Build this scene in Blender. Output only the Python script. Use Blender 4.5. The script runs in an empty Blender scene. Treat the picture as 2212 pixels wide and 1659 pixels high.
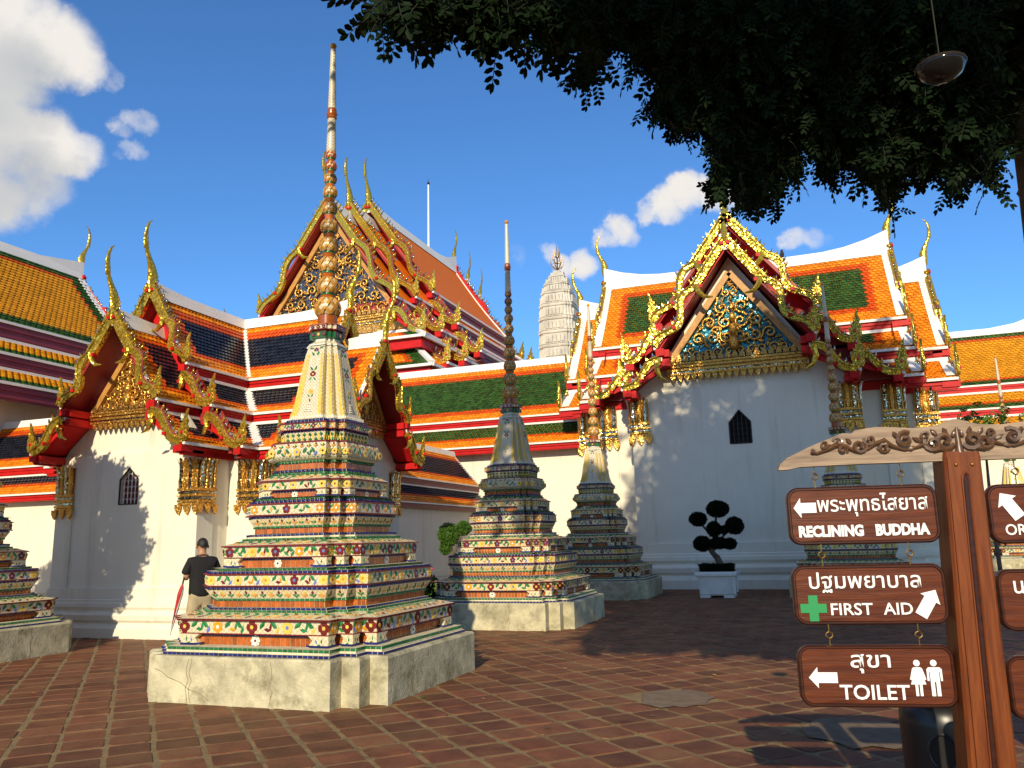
import bpy, math, random
import numpy as np
from mathutils import Matrix, Vector
random.seed(7); RNG = np.random.default_rng(7)
scene = bpy.context.scene
COL = scene.collection
# ------------------------------------------------------------------ camera
# The compound's own axes are X (along the facades, to the right) and Y (into the compound).
TH, PITCH, ROLL, CAMH = -0.3483, 0.1919, 0.024, 1.6
def to_site(p):            # camera-heading frame -> compound frame
    c, s = math.cos(TH), math.sin(TH)
    return Vector((p[0]*c + p[1]*s, -p[0]*s + p[1]*c, p[2]))
_rt = Vector((1, 0, 0)); _fw = Vector((0, math.cos(PITCH), math.sin(PITCH))); _up = Vector((0, -math.sin(PITCH), math.cos(PITCH)))
_ex = to_site(_rt*math.cos(ROLL) - _up*math.sin(ROLL)); _ey = to_site(_rt*math.sin(ROLL) + _up*math.cos(ROLL)); _fz = to_site(_fw)
CAMPOS = Vector((0, 0, CAMH))
cd = bpy.data.cameras.new("camera"); cam = bpy.data.objects.new("camera", cd); COL.objects.link(cam)
m = Matrix.Identity(4)
for i, ax in enumerate((_ex, _ey, -_fz)):
    for k in range(3): m[k][i] = ax[k]
m.translation = CAMPOS; cam.matrix_world = m
cd.sensor_width = 36.0; cd.lens = 28.13; cd.clip_start = 0.05; cd.clip_end = 2000
scene.camera = cam
def project(p):            # picture position on a 2212 x 1659 grid, and depth
    d = Vector(p) - CAMPOS
    z = d.dot(_fz)
    return (1106 + 1728.33*d.dot(_ex)/z, 829.5 - 1728.33*d.dot(_ey)/z, z) if z > 0.05 else (-9999, -9999, z)
# ------------------------------------------------------------------ sky, sun, exposure
SUN = Vector((0.16, -0.97, 0.48)).normalized()
world = bpy.data.worlds.new("World"); scene.world = world; world.use_nodes = True
wn = world.node_tree; wn.nodes.clear(); WL = wn.links
def wnode(t, **kw):
    n_ = wn.nodes.new(t)
    for k, v in kw.items(): setattr(n_, k, v)
    return n_
sky = wnode("ShaderNodeTexSky", sky_type='NISHITA', sun_disc=False)
sky.sun_elevation = math.asin(SUN.z); sky.sun_rotation = math.atan2(SUN.x, SUN.y)
sky.air_density = 1.0; sky.dust_density = 0.05; sky.ozone_density = 3.0; sky.altitude = 0
tc = wnode("ShaderNodeTexCoord")
def dirpix(x, y):
    v = (_ex*((x-1106)/1728.33) + _ey*((829.5-y)/1728.33) + _fz).normalized(); return v
def wmath(op, a, b=None, c=None, clamp=False):
    n_ = wnode("ShaderNodeMath", operation=op, use_clamp=clamp)
    for i, q in enumerate((a, b, c)):
        if q is None: continue
        if isinstance(q, (int, float)): n_.inputs[i].default_value = q
        else: WL.new(q, n_.inputs[i])
    return n_.outputs[0]
nz = wnode("ShaderNodeTexNoise"); nz.inputs['Scale'].default_value = 16; nz.inputs['Detail'].default_value = 8; nz.inputs['Roughness'].default_value = 0.62
WL.new(tc.outputs['Generated'], nz.inputs['Vector'])
nz2 = wnode("ShaderNodeTexNoise"); nz2.inputs['Scale'].default_value = 7; nz2.inputs['Detail'].default_value = 4
WL.new(tc.outputs['Generated'], nz2.inputs['Vector'])
warp = wnode("ShaderNodeVectorMath", operation='MULTIPLY_ADD')
WL.new(nz.outputs['Color'], warp.inputs[0]); warp.inputs[1].default_value = (0.05, 0.05, 0.05); warp.inputs[2].default_value = (-0.025, -0.025, -0.025)
wadd = wnode("ShaderNodeVectorMath", operation='ADD'); WL.new(tc.outputs['Generated'], wadd.inputs[0]); WL.new(warp.outputs[0], wadd.inputs[1])
wnrm = wnode("ShaderNodeVectorMath", operation='NORMALIZE'); WL.new(wadd.outputs[0], wnrm.inputs[0])
def blobs(lst):
    acc = None
    for x, y, r, a in lst:
        d = wnode("ShaderNodeVectorMath", operation='DOT_PRODUCT'); WL.new(wnrm.outputs[0], d.inputs[0]); d.inputs[1].default_value = dirpix(x, y)
        mr = wnode("ShaderNodeMapRange", interpolation_type='SMOOTHSTEP'); WL.new(d.outputs['Value'], mr.inputs[0])
        mr.inputs[1].default_value = math.cos(r*1.18/1728.33); mr.inputs[2].default_value = math.cos(r*0.15/1728.33); mr.inputs[3].default_value = 0; mr.inputs[4].default_value = a
        acc = mr.outputs[0] if acc is None else wmath('MAXIMUM', acc, mr.outputs[0])
    return acc
CL = [(30, 60, 100, 1.2), (120, 105, 85, 1.1), (-40, 120, 130, 1.2), (180, 140, 46, .95), (160, 165, 40, .8), (240, 165, 26, .55), (60, 150, 60, .8), (150, 50, 36, .7),
      (20, 310, 92, 1.2), (110, 308, 66, 1.15), (165, 330, 55, 1.0), (-30, 370, 120, 1.1), (70, 390, 80, .85), (-80, 300, 120, 1.2), (205, 345, 30, .6),
      (300, 262, 30, .75), (262, 275, 24, .65), (283, 325, 30, .75), (255, 338, 18, .5),
      (1440, 445, 42, .95), (1490, 420, 46, 1.0), (1545, 425, 44, .95), (1405, 455, 30, .7), (1590, 415, 40, .7),
      (1340, 485, 40, .95), (1310, 505, 32, .8), (1360, 505, 26, .7), (1715, 524, 30, .8), (1750, 527, 28, .75), (1780, 530, 16, .5),
      (1265, 568, 36, .85), (1225, 575, 30, .75), (1195, 555, 28, .6), (1118, 552, 26, .38), (1870, 330, 30, .3), (1640, 410, 40, .5)]
dens = blobs(CL)
dn = wmath('MULTIPLY_ADD', nz.outputs['Fac'], 1.9, -0.98)
dsum = wmath('ADD', dens, dn)
cmask = wnode("ShaderNodeMapRange", interpolation_type='SMOOTHSTEP'); WL.new(dsum, cmask.inputs[0]); cmask.inputs[1].default_value = 0.12; cmask.inputs[2].default_value = 1.15
gate = wmath('MULTIPLY', dens, 2.6, clamp=True)
cfac0 = wmath('MULTIPLY', cmask.outputs[0], gate)
# scattered cloud added over the unseen rest of the sky, to whiten the fill light
sepd = wnode("ShaderNodeVectorMath", operation='DOT_PRODUCT'); WL.new(tc.outputs['Generated'], sepd.inputs[0]); sepd.inputs[1].default_value = _fz
outv = wnode("ShaderNodeMapRange", interpolation_type='SMOOTHSTEP'); WL.new(sepd.outputs['Value'], outv.inputs[0]); outv.inputs[1].default_value = .74; outv.inputs[2].default_value = .6
nz3 = wnode("ShaderNodeTexNoise"); nz3.inputs['Scale'].default_value = 3.2; nz3.inputs['Detail'].default_value = 7; WL.new(tc.outputs['Generated'], nz3.inputs['Vector'])
scat = wnode("ShaderNodeMapRange", interpolation_type='SMOOTHSTEP'); WL.new(nz3.outputs['Fac'], scat.inputs[0]); scat.inputs[1].default_value = .47; scat.inputs[2].default_value = .72
cfac = wmath('MAXIMUM', cfac0, wmath('MULTIPLY', scat.outputs[0], outv.outputs[0]))
under = blobs([(40, 180, 90, 1.0), (-30, 210, 100, 1.0), (110, 195, 60, .7), (40, 380, 90, 1.0), (-30, 400, 120, 1.0), (100, 390, 70, .8), (150, 375, 40, .5)])
shade = wmath('MULTIPLY', under, wmath('MULTIPLY_ADD', nz2.outputs['Fac'], 1.1, .12), clamp=True)
cmix = wnode("ShaderNodeMix", data_type='RGBA'); WL.new(shade, cmix.inputs[0]); cmix.inputs[6].default_value = (6.9, 6.6, 6.2, 1); cmix.inputs[7].default_value = (2.9, 3.25, 3.7, 1)
skymul = wnode("ShaderNodeMix", data_type='RGBA', blend_type='MULTIPLY'); skymul.inputs[0].default_value = 1.0
WL.new(sky.outputs[0], skymul.inputs[6]); skymul.inputs[7].default_value = (0.6, 1.0, 1.38, 1)
fin = wnode("ShaderNodeMix", data_type='RGBA'); WL.new(cfac, fin.inputs[0]); WL.new(skymul.outputs[2], fin.inputs[6]); WL.new(cmix.outputs[2], fin.inputs[7])
bg = wnode("ShaderNodeBackground"); bg.inputs['Strength'].default_value = 0.13; WL.new(fin.outputs[2], bg.inputs[0])
wo = wnode("ShaderNodeOutputWorld"); WL.new(bg.outputs[0], wo.inputs[0])
sd = bpy.data.lights.new("sun", 'SUN'); sd.energy = 5.0; sd.angle = math.radians(0.55); sd.color = (1.0, 0.85, 0.6)
so = bpy.data.objects.new("sun", sd); COL.objects.link(so)
so.rotation_euler = SUN.to_track_quat('Z', 'Y').to_euler(); so.location = SUN*60
vs = scene.view_settings
scene.display_settings.display_device = 'sRGB'; vs.view_transform = 'Standard'; vs.look = 'None'; vs.exposure = 0.0; vs.gamma = 1.0; vs.use_curve_mapping = False
scene.cycles.max_bounces = 6; scene.cycles.diffuse_bounces = 3; scene.cycles.glossy_bounces = 3
scene.cycles.sample_clamp_indirect = 4.0; scene.cycles.use_denoising = True
# ------------------------------------------------------------------ materials
MATS = {}
def mk(name, col, rough=0.55, metal=0.0, var=0.0, vscale=4.0, col2=None, island=0.0, bump=0.0, bscale=40.0, spec=0.5, coat=0.0, detail=4.0, stain=None, streak=False, stain_scale=1.2, stain_lo=.52, stain_hi=.72):
    mt = bpy.data.materials.new(name); mt.use_nodes = True; nt = mt.node_tree; b = nt.nodes['Principled BSDF']; L = nt.links
    b.inputs['Roughness'].default_value = rough; b.inputs['Metallic'].default_value = metal; b.inputs['Specular IOR Level'].default_value = spec
    if coat: b.inputs['Coat Weight'].default_value = coat; b.inputs['Coat Roughness'].default_value = 0.12
    out = None
    tcn = nt.nodes.new("ShaderNodeNewGeometry")
    rgb = nt.nodes.new("ShaderNodeRGB"); rgb.outputs[0].default_value = (*col, 1); out = rgb.outputs[0]
    if var or col2:
        n1 = nt.nodes.new("ShaderNodeTexNoise"); n1.inputs['Scale'].default_value = vscale; n1.inputs['Detail'].default_value = detail; n1.inputs['Roughness'].default_value = .62
        L.new(tcn.outputs['Position'], n1.inputs['Vector'])
        mr = nt.nodes.new("ShaderNodeMapRange"); mr.inputs[1].default_value = .32; mr.inputs[2].default_value = .68; L.new(n1.outputs['Fac'], mr.inputs[0])
        mx = nt.nodes.new("ShaderNodeMix"); mx.data_type = 'RGBA'; L.new(mr.outputs[0], mx.inputs[0])
        a = tuple(c*(1-var) for c in col); c2 = col2 if col2 else tuple(min(1, c*(1+var)) for c in col)
        mx.inputs[6].default_value = (*(a if not col2 else col), 1); mx.inputs[7].default_value = (*c2, 1); out = mx.outputs[2]
    if stain:
        n2 = nt.nodes.new("ShaderNodeTexNoise"); n2.inputs['Scale'].default_value = stain_scale; n2.inputs['Detail'].default_value = 6; n2.inputs['Roughness'].default_value = .7
        if streak:
            smp = nt.nodes.new("ShaderNodeMapping"); smp.inputs['Scale'].default_value = (3.2, 3.2, .22); L.new(tcn.outputs['Position'], smp.inputs[0]); L.new(smp.outputs[0], n2.inputs['Vector'])
        else: L.new(tcn.outputs['Position'], n2.inputs['Vector'])
        mr2 = nt.nodes.new("ShaderNodeMapRange"); mr2.inputs[1].default_value = stain_lo; mr2.inputs[2].default_value = stain_hi; L.new(n2.outputs['Fac'], mr2.inputs[0])
        mx2 = nt.nodes.new("ShaderNodeMix"); mx2.data_type = 'RGBA'; L.new(mr2.outputs[0], mx2.inputs[0]); L.new(out, mx2.inputs[6]); mx2.inputs[7].default_value = (*stain, 1); out = mx2.outputs[2]
    if island:
        mr3 = nt.nodes.new("ShaderNodeMapRange"); mr3.inputs[3].default_value = 1-island; mr3.inputs[4].default_value = 1+island
        oi = nt.nodes.new("ShaderNodeObjectInfo")
        ad = nt.nodes.new("ShaderNodeMath"); ad.operation = 'ADD'; L.new(tcn.outputs['Random Per Island'], ad.inputs[0]); L.new(oi.outputs['Random'], ad.inputs[1])
        fr = nt.nodes.new("ShaderNodeMath"); fr.operation = 'FRACT'; L.new(ad.outputs[0], fr.inputs[0]); L.new(fr.outputs[0], mr3.inputs[0])
        mx3 = nt.nodes.new("ShaderNodeVectorMath"); mx3.operation = 'SCALE'; L.new(out, mx3.inputs[0]); L.new(mr3.outputs[0], mx3.inputs['Scale']); out = mx3.outputs[0]
    L.new(out, b.inputs['Base Color'])
    if bump:
        n3 = nt.nodes.new("ShaderNodeTexNoise"); n3.inputs['Scale'].default_value = bscale; n3.inputs['Detail'].default_value = 5
        L.new(tcn.outputs['Position'], n3.inputs['Vector'])
        bp = nt.nodes.new("ShaderNodeBump"); bp.inputs['Strength'].default_value = bump; bp.inputs['Distance'].default_value = .01; L.new(n3.outputs['Fac'], bp.inputs['Height']); L.new(bp.outputs[0], b.inputs['Normal'])
    MATS[name] = mt; return mt
def mk_mosaic(name, col, cell, rough=.22, metal=1.0, tilt=.55, colvar=.35, col2=None):
    """small mirror-glass pieces, each set at its own slight angle"""
    mt = bpy.data.materials.new(name); mt.use_nodes = True; nt = mt.node_tree; b = nt.nodes['Principled BSDF']; L = nt.links
    b.inputs['Roughness'].default_value = rough; b.inputs['Metallic'].default_value = metal
    g = nt.nodes.new("ShaderNodeNewGeometry"); vo = nt.nodes.new("ShaderNodeTexVoronoi"); vo.inputs['Scale'].default_value = 1.0/cell
    L.new(g.outputs['Position'], vo.inputs['Vector'])
    s1 = nt.nodes.new("ShaderNodeVectorMath"); s1.operation = 'SUBTRACT'; L.new(vo.outputs['Color'], s1.inputs[0]); s1.inputs[1].default_value = (.5, .5, .5)
    s2 = nt.nodes.new("ShaderNodeVectorMath"); s2.operation = 'SCALE'; L.new(s1.outputs[0], s2.inputs[0]); s2.inputs['Scale'].default_value = tilt
    s3 = nt.nodes.new("ShaderNodeVectorMath"); s3.operation = 'ADD'; L.new(s2.outputs[0], s3.inputs[0]); L.new(g.outputs['Normal'], s3.inputs[1])
    s4 = nt.nodes.new("ShaderNodeVectorMath"); s4.operation = 'NORMALIZE'; L.new(s3.outputs[0], s4.inputs[0]); L.new(s4.outputs[0], b.inputs['Normal'])
    sp = nt.nodes.new("ShaderNodeSeparateColor"); L.new(vo.outputs['Color'], sp.inputs[0])
    mx = nt.nodes.new("ShaderNodeMix"); mx.data_type = 'RGBA'; L.new(sp.outputs[0], mx.inputs[0])
    mx.inputs[6].default_value = (*[c*(1-colvar) for c in col], 1); mx.inputs[7].default_value = (*(col2 or [min(1, c*(1+colvar)) for c in col]), 1)
    L.new(mx.outputs[2], b.inputs['Base Color']); MATS[name] = mt; return mt
def mk_lattice(name, col, line, pitch, lw=.1, rough=.3, var=.08):
    """glazed mosaic laid in a diamond lattice with recessed joints"""
    mt = bpy.data.materials.new(name); mt.use_nodes = True; nt = mt.node_tree; b = nt.nodes['Principled BSDF']; L = nt.links
    b.inputs['Roughness'].default_value = rough
    g = nt.nodes.new("ShaderNodeNewGeometry"); s = nt.nodes.new("ShaderNodeSeparateXYZ"); L.new(g.outputs['Position'], s.inputs[0])
    def M_(op, a, b_=None):
        q = nt.nodes.new("ShaderNodeMath"); q.operation = op
        for i, w in enumerate((a, b_)):
            if w is None: continue
            if isinstance(w, (int, float)): q.inputs[i].default_value = w
            else: L.new(w, q.inputs[i])
        return q.outputs[0]
    nn = nt.nodes.new("ShaderNodeSeparateXYZ"); L.new(g.outputs['True Normal'], nn.inputs[0])
    face = M_('GREATER_THAN', M_('ABSOLUTE', nn.outputs[0]), M_('ABSOLUTE', nn.outputs[1]))
    h = M_('ADD', M_('MULTIPLY', s.outputs[0], M_('SUBTRACT', 1.0, face)), M_('MULTIPLY', s.outputs[1], face))
    up = M_('GREATER_THAN', M_('ABSOLUTE', nn.outputs[2]), 0.75)
    other = M_('ADD', M_('MULTIPLY', s.outputs[1], M_('SUBTRACT', 1.0, face)), M_('MULTIPLY', s.outputs[0], face))
    t = M_('ADD', M_('MULTIPLY', s.outputs[2], M_('SUBTRACT', 1.0, up)), M_('MULTIPLY', other, up))
    a = M_('ABSOLUTE', M_('SUBTRACT', M_('FRACT', M_('DIVIDE', M_('ADD', h, t), pitch)), .5))
    c = M_('ABSOLUTE', M_('SUBTRACT', M_('FRACT', M_('DIVIDE', M_('SUBTRACT', h, t), pitch)), .5))
    joint = M_('LESS_THAN', M_('MINIMUM', a, c), lw*.5)
    n1 = nt.nodes.new("ShaderNodeTexNoise"); n1.inputs['Scale'].default_value = 9; n1.inputs['Detail'].default_value = 5; L.new(g.outputs['Position'], n1.inputs['Vector'])
    m0 = nt.nodes.new("ShaderNodeMix"); m0.data_type = 'RGBA'; L.new(n1.outputs['Fac'], m0.inputs[0]); m0.inputs[6].default_value = (*[q*(1-var*2) for q in col], 1); m0.inputs[7].default_value = (*col, 1)
    m1 = nt.nodes.new("ShaderNodeMix"); m1.data_type = 'RGBA'; L.new(joint, m1.inputs[0]); L.new(m0.outputs[2], m1.inputs[6]); m1.inputs[7].default_value = (*line, 1)
    L.new(m1.outputs[2], b.inputs['Base Color'])
    bp = nt.nodes.new("ShaderNodeBump"); bp.inputs['Strength'].default_value = .5; bp.inputs['Distance'].default_value = .004; L.new(M_('SUBTRACT', 1.0, joint), bp.inputs['Height']); L.new(bp.outputs[0], b.inputs['Normal'])
    MATS[name] = mt; return mt
mk("concrete", (.5, .455, .3), .9, var=.3, vscale=4, bump=1.0, bscale=38, stain=(.17, .15, .08), stain_scale=3.2, stain_lo=.5, stain_hi=.74, spec=.15)
mk("grout", (.62, .56, .38), .9, var=.2, vscale=8, bump=.3)
mk("crack", (.25, .21, .13), .95, var=.3, vscale=20)
mk_lattice("white_mosaic", (.78, .68, .44), (.36, .3, .2), .062, .09)
mk_lattice("white_mosaic_fine", (.78, .7, .5), (.3, .26, .2), .045, .12)
mk("glaze_blue", (.016, .022, .14), .18, island=.35, coat=.15, spec=.35)
mk("glaze_green", (.02, .15, .05), .2, island=.3, coat=.1, spec=.3)
mk("glaze_leaf", (.03, .2, .06), .2, island=.35, coat=.1, spec=.3)
mk("glaze_brown", (.4, .1, .014), .28, island=.3, var=.25, vscale=40, coat=.2)
mk("glaze_maroon", (.16, .018, .016), .22, island=.25, coat=.1, spec=.3)
mk("glaze_yellow", (.75, .52, .1), .25, island=.15, coat=.1, spec=.3)
mk("glaze_orange", (.66, .3, .02), .25, island=.18, coat=.1, spec=.3)
mk("glaze_tan", (.5, .25, .04), .3, island=.2, var=.2, vscale=30)
mk("glaze_white", (.78, .76, .66), .25, island=.08, coat=.1, spec=.3)
mk("glaze_sky", (.14, .2, .5), .25, island=.15, coat=.3)
mk("white_wall", (.8, .755, .625), .75, var=.03, vscale=1.5, bump=.12, bscale=14, stain=(.56, .51, .39), streak=True, stain_scale=1.0, stain_lo=.54, stain_hi=.86, spec=.2)
mk("white_trim", (.82, .8, .74), .6, var=.03, vscale=3)
mk("red_paint", (.5, .012, .012), .45, var=.15, vscale=3, spec=.2)
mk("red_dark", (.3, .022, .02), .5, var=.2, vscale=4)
mk("maroon_paint", (.22, .03, .05), .55, var=.12, vscale=2)
mk("tile_orange", (.8, .27, .012), .4, island=.3, coat=.05, spec=.25)
mk("tile_red", (.62, .085, .008), .4, island=.2, coat=.05, spec=.25)
mk("tile_green", (.028, .085, .015), .35, island=.5, coat=.06, spec=.3)
mk("tile_blue", (.012, .015, .026), .3, island=.6, coat=.1, spec=.35)
mk("tile_amber", (.66, .3, .015), .45, island=.2, spec=.2)
mk("tile_brick", (.78, .17, .006), .6, island=.16, spec=.12)
mk_mosaic("gold_mosaic", (.62, .42, .05), .03, .22, .75, .42)
mk_mosaic("gold_mosaic_fine", (.62, .43, .06), .025, .2, .75, .45)
mk_mosaic("gilt", (.66, .36, .07), .022, .3, .78, .6)
mk_mosaic("gilt_dark", (.5, .27, .07), .02, .35, .78, .5)
mk_mosaic("mirror_mosaic", (.5, .48, .36), .03, .12, 1.0, .5)
mk_mosaic("blue_mosaic", (.03, .2, .26), .05, .2, .4, .5, .6)
mk_mosaic("dark_mosaic", (.1, .12, .16), .05, .25, .6, .5, .5)
mk("gable_wood", (.5, .25, .06), .5, var=.2, vscale=6)
mk("jewel_red", (.6, .012, .016), .15, coat=.5)
mk("paving", (.15, .055, .026), .62, var=.3, vscale=3.5, island=.3, bump=.5, bscale=45, stain=(.2, .105, .045), stain_scale=1.3, stain_lo=.45, stain_hi=.75, spec=.22)
mk("paving_joint", (.22, .15, .065), .9, var=.3, vscale=6, bump=.8, bscale=50)
mk("earth", (.2, .13, .07), .95, var=.25, vscale=2)
mk("prang_stone", (.56, .54, .47), .85, var=.16, vscale=1.2, bump=.3, bscale=10, stain=(.33, .32, .28), stain_scale=.8, stain_lo=.5, stain_hi=.75)
mk("iron", (.05, .04, .035), .5, metal=.6)
mk("brass", (.6, .36, .1), .3, metal=1.0)
mk("pole_white", (.75, .73, .75), .4)
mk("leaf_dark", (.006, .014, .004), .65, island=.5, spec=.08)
mk("leaf_bright", (.07, .16, .02), .5, island=.5, spec=.3)
mk("twig", (.012, .014, .007), .8)
mk("bark", (.11, .085, .06), .9, var=.35, vscale=6, bump=.8, bscale=22)
mk("soil", (.05, .035, .02), .95)
mk("planter_white", (.72, .71, .66), .6, var=.08, vscale=4, bump=.15, bscale=25)
mk("skin", (.42, .22, .13), .5, var=.08, vscale=14)
mk("hair", (.012, .01, .009), .45, bump=.6, bscale=160)
mk("shirt_black", (.006, .006, .007), .85, var=.3, vscale=16, bump=.4, bscale=30)
mk("khaki", (.42, .34, .2), .85, var=.12, vscale=10, bump=.4, bscale=40)
mk("rubber", (.02, .02, .02), .6)
mk("phone", (.03, .03, .035), .2)
mk("umbrella_red", (.45, .02, .02), .6); mk("umbrella_white", (.75, .72, .68), .6); mk("umbrella_black", (.02, .02, .025), .6)
mk("sign_white", (.86, .86, .84), .5); mk("sign_green", (.01, .26, .07), .5)
mk("bin_black", (.012, .012, .013), .35)
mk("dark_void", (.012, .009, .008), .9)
mk("window_red", (.16, .02, .015), .7)
mk("dark_glass", (.008, .008, .009), .12, spec=.3, coat=.15)
mk("feather", (.03, .03, .035), .6)
mk("flower_pink", (.6, .05, .12), .6)
def mk_wood(name, c1, c2, axis=0, scale=9, rough=.35, coat=.3, bump=.2, spec=.5):
    mt = bpy.data.materials.new(name); mt.use_nodes = True; nt = mt.node_tree; b = nt.nodes['Principled BSDF']; L = nt.links
    b.inputs['Roughness'].default_value = rough; b.inputs['Specular IOR Level'].default_value = spec; b.inputs['Coat Weight'].default_value = coat; b.inputs['Coat Roughness'].default_value = .15
    t = nt.nodes.new("ShaderNodeTexCoord"); mp = nt.nodes.new("ShaderNodeMapping"); L.new(t.outputs['Object'], mp.inputs[0])
    sc = [scale*3]*3; sc[axis] = scale*.22; mp.inputs['Scale'].default_value = sc
    n1 = nt.nodes.new("ShaderNodeTexNoise"); n1.inputs['Scale'].default_value = 1.6; n1.inputs['Detail'].default_value = 7; n1.inputs['Roughness'].default_value = .65; n1.inputs['Distortion'].default_value = .5; L.new(mp.outputs[0], n1.inputs['Vector'])
    mr = nt.nodes.new("ShaderNodeMapRange"); mr.inputs[1].default_value = .3; mr.inputs[2].default_value = .7; L.new(n1.outputs['Fac'], mr.inputs[0])
    mx = nt.nodes.new("ShaderNodeMix"); mx.data_type = 'RGBA'; L.new(mr.outputs[0], mx.inputs[0]); mx.inputs[6].default_value = (*c1, 1); mx.inputs[7].default_value = (*c2, 1); L.new(mx.outputs[2], b.inputs['Base Color'])
    bp = nt.nodes.new("ShaderNodeBump"); bp.inputs['Strength'].default_value = bump; bp.inputs['Distance'].default_value = .004; L.new(n1.outputs['Fac'], bp.inputs['Height']); L.new(bp.outputs[0], b.inputs['Normal'])
    MATS[name] = mt
mk_wood("wood_plate", (.05, .008, .002), (.15, .032, .005), coat=0, rough=.42, bump=.6, spec=.3)
mk_wood("wood_plate_edge", (.025, .006, .003), (.06, .014, .005), spec=.4, coat=.1)
mk_wood("wood_post", (.1, .02, .003), (.22, .056, .009), axis=2, coat=0, rough=.45, spec=.3)
mk_wood("wood_beam", (.13, .08, .05), (.4, .28, .18), rough=.55, coat=.1, bump=.5)
mk_wood("wood_carving", (.06, .028, .014), (.14, .07, .035), rough=.4)
# ------------------------------------------------------------------ mesh helpers
def V3(*a): return Vector(a)
class MB:
    """collects faces with materials, then links them as one mesh object"""
    def __init__(s): s.v = []; s.f = []; s.m = []; s.ml = []
    def mi(s, mat):
        if mat not in s.ml: s.ml.append(mat)
        return s.ml.index(mat)
    def poly(s, pts, mat):
        b = len(s.v); s.v += [tuple(p) for p in pts]; s.f.append(tuple(range(b, b+len(pts)))); s.m.append(s.mi(mat))
    def grid(s, rows, mat, closed=False, flip=False):
        b = len(s.v); nr = len(rows); nc = len(rows[0]); k = s.mi(mat)
        for r in rows: s.v += [tuple(p) for p in r]
        for i in range(nr-1):
            for j in range(nc if closed else nc-1):
                j2 = (j+1) % nc
                q = (b+i*nc+j, b+i*nc+j2, b+(i+1)*nc+j2, b+(i+1)*nc+j)
                s.f.append(q[::-1] if flip else q); s.m.append(k)
    def box(s, x0, x1, y0, y1, z0, z1, mat):
        P = [(x0,y0,z0),(x1,y0,z0),(x1,y1,z0),(x0,y1,z0),(x0,y0,z1),(x1,y0,z1),(x1,y1,z1),(x0,y1,z1)]
        b = len(s.v); s.v += P; k = s.mi(mat)
        for q in ((0,3,2,1),(4,5,6,7),(0,1,5,4),(1,2,6,5),(2,3,7,6),(3,0,4,7)): s.f.append(tuple(b+i for i in q)); s.m.append(k)
    def boxm(s, M, mat, sx=1, sy=1, sz=1):
        P = [M @ V3(x*sx/2, y*sy/2, z*sz/2) for z in (-1,1) for x, y in ((-1,-1),(1,-1),(1,1),(-1,1))]
        b = len(s.v); s.v += [tuple(p) for p in P]; k = s.mi(mat)
        for q in ((0,3,2,1),(4,5,6,7),(0,1,5,4),(1,2,6,5),(2,3,7,6),(3,0,4,7)): s.f.append(tuple(b+i for i in q)); s.m.append(k)
    def bar(s, a, b, w, h, mat, up=(0,0,1)):
        a, b = Vector(a), Vector(b); d = (b-a); L = d.length
        if L < 1e-6: return
        d.normalize(); u = Vector(up); x = u.cross(d)
        if x.length < 1e-4: x = V3(1,0,0).cross(d)
        x.normalize(); y = d.cross(x)
        M = Matrix(((x[0],y[0],d[0],(a+b)[0]/2),(x[1],y[1],d[1],(a+b)[1]/2),(x[2],y[2],d[2],(a+b)[2]/2),(0,0,0,1)))
        s.boxm(M, mat, w, h, L)
    def prism(s, pts, O, ex, ey, en, t, mat):
        """outline pts (2D) in the frame O,ex,ey, thickness t along en (centred)"""
        O, ex, ey, en = Vector(O), Vector(ex), Vector(ey), Vector(en)
        A = [O+ex*p[0]+ey*p[1]-en*t/2 for p in pts]; B = [O+ex*p[0]+ey*p[1]+en*t/2 for p in pts]
        n_ = len(pts); b = len(s.v); s.v += [tuple(p) for p in A+B]; k = s.mi(mat)
        s.f.append(tuple(range(b+n_-1, b-1, -1))); s.m.append(k); s.f.append(tuple(range(b+n_, b+2*n_))); s.m.append(k)
        for i in range(n_):
            j = (i+1) % n_; s.f.append((b+i, b+j, b+n_+j, b+n_+i)); s.m.append(k)
    def tube(s, path, rad, mat, n=8, flat=1.0, up=(0,0,1), caps=True):
        path = [Vector(p) for p in path]; rows = []
        rad = rad if isinstance(rad, (list, tuple)) else [rad]*len(path)
        px = None
        for i, p in enumerate(path):
            d = (path[min(i+1, len(path)-1)] - path[max(i-1, 0)]).normalized()
            if px is None:
                x = Vector(up).cross(d)
                if x.length < 1e-3: x = V3(1,0,0).cross(d)
            else: x = px - d*px.dot(d)
            x.normalize(); px = x; y = d.cross(x)
            rows.append([p + x*math.cos(2*math.pi*j/n)*rad[i]*flat + y*math.sin(2*math.pi*j/n)*rad[i] for j in range(n)])
        s.grid(rows, mat, closed=True)
        if caps: s.poly(rows[0][::-1], mat); s.poly(rows[-1], mat)
    def lathe(s, prof, c, mat, n=12, sx=1, sy=1):
        rows = [[(c[0]+r*sx*math.cos(2*math.pi*j/n), c[1]+r*sy*math.sin(2*math.pi*j/n), c[2]+z) for j in range(n)] for r, z in prof]
        s.grid(rows, mat, closed=True)
        s.poly(rows[-1], mat); s.poly(rows[0][::-1], mat)
    def blob(s, c, r, mat, nu=8, nv=6, sc=(1,1,1)):
        s.lathe([(max(.01, math.sin(math.pi*i/nv))*r, -math.cos(math.pi*i/nv)*r*sc[2]) for i in range(nv+1)], c, mat, nu, sc[0], sc[1])
    def mesh(s, name, off=None):
        me = bpy.data.meshes.new(name)
        v = s.v if off is None else [(p[0]-off[0], p[1]-off[1], p[2]-off[2]) for p in s.v]
        me.from_pydata(v, [], s.f)
        for q in s.ml: me.materials.append(MATS[q])
        me.polygons.foreach_set('material_index', s.m); me.update(); return me
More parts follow.
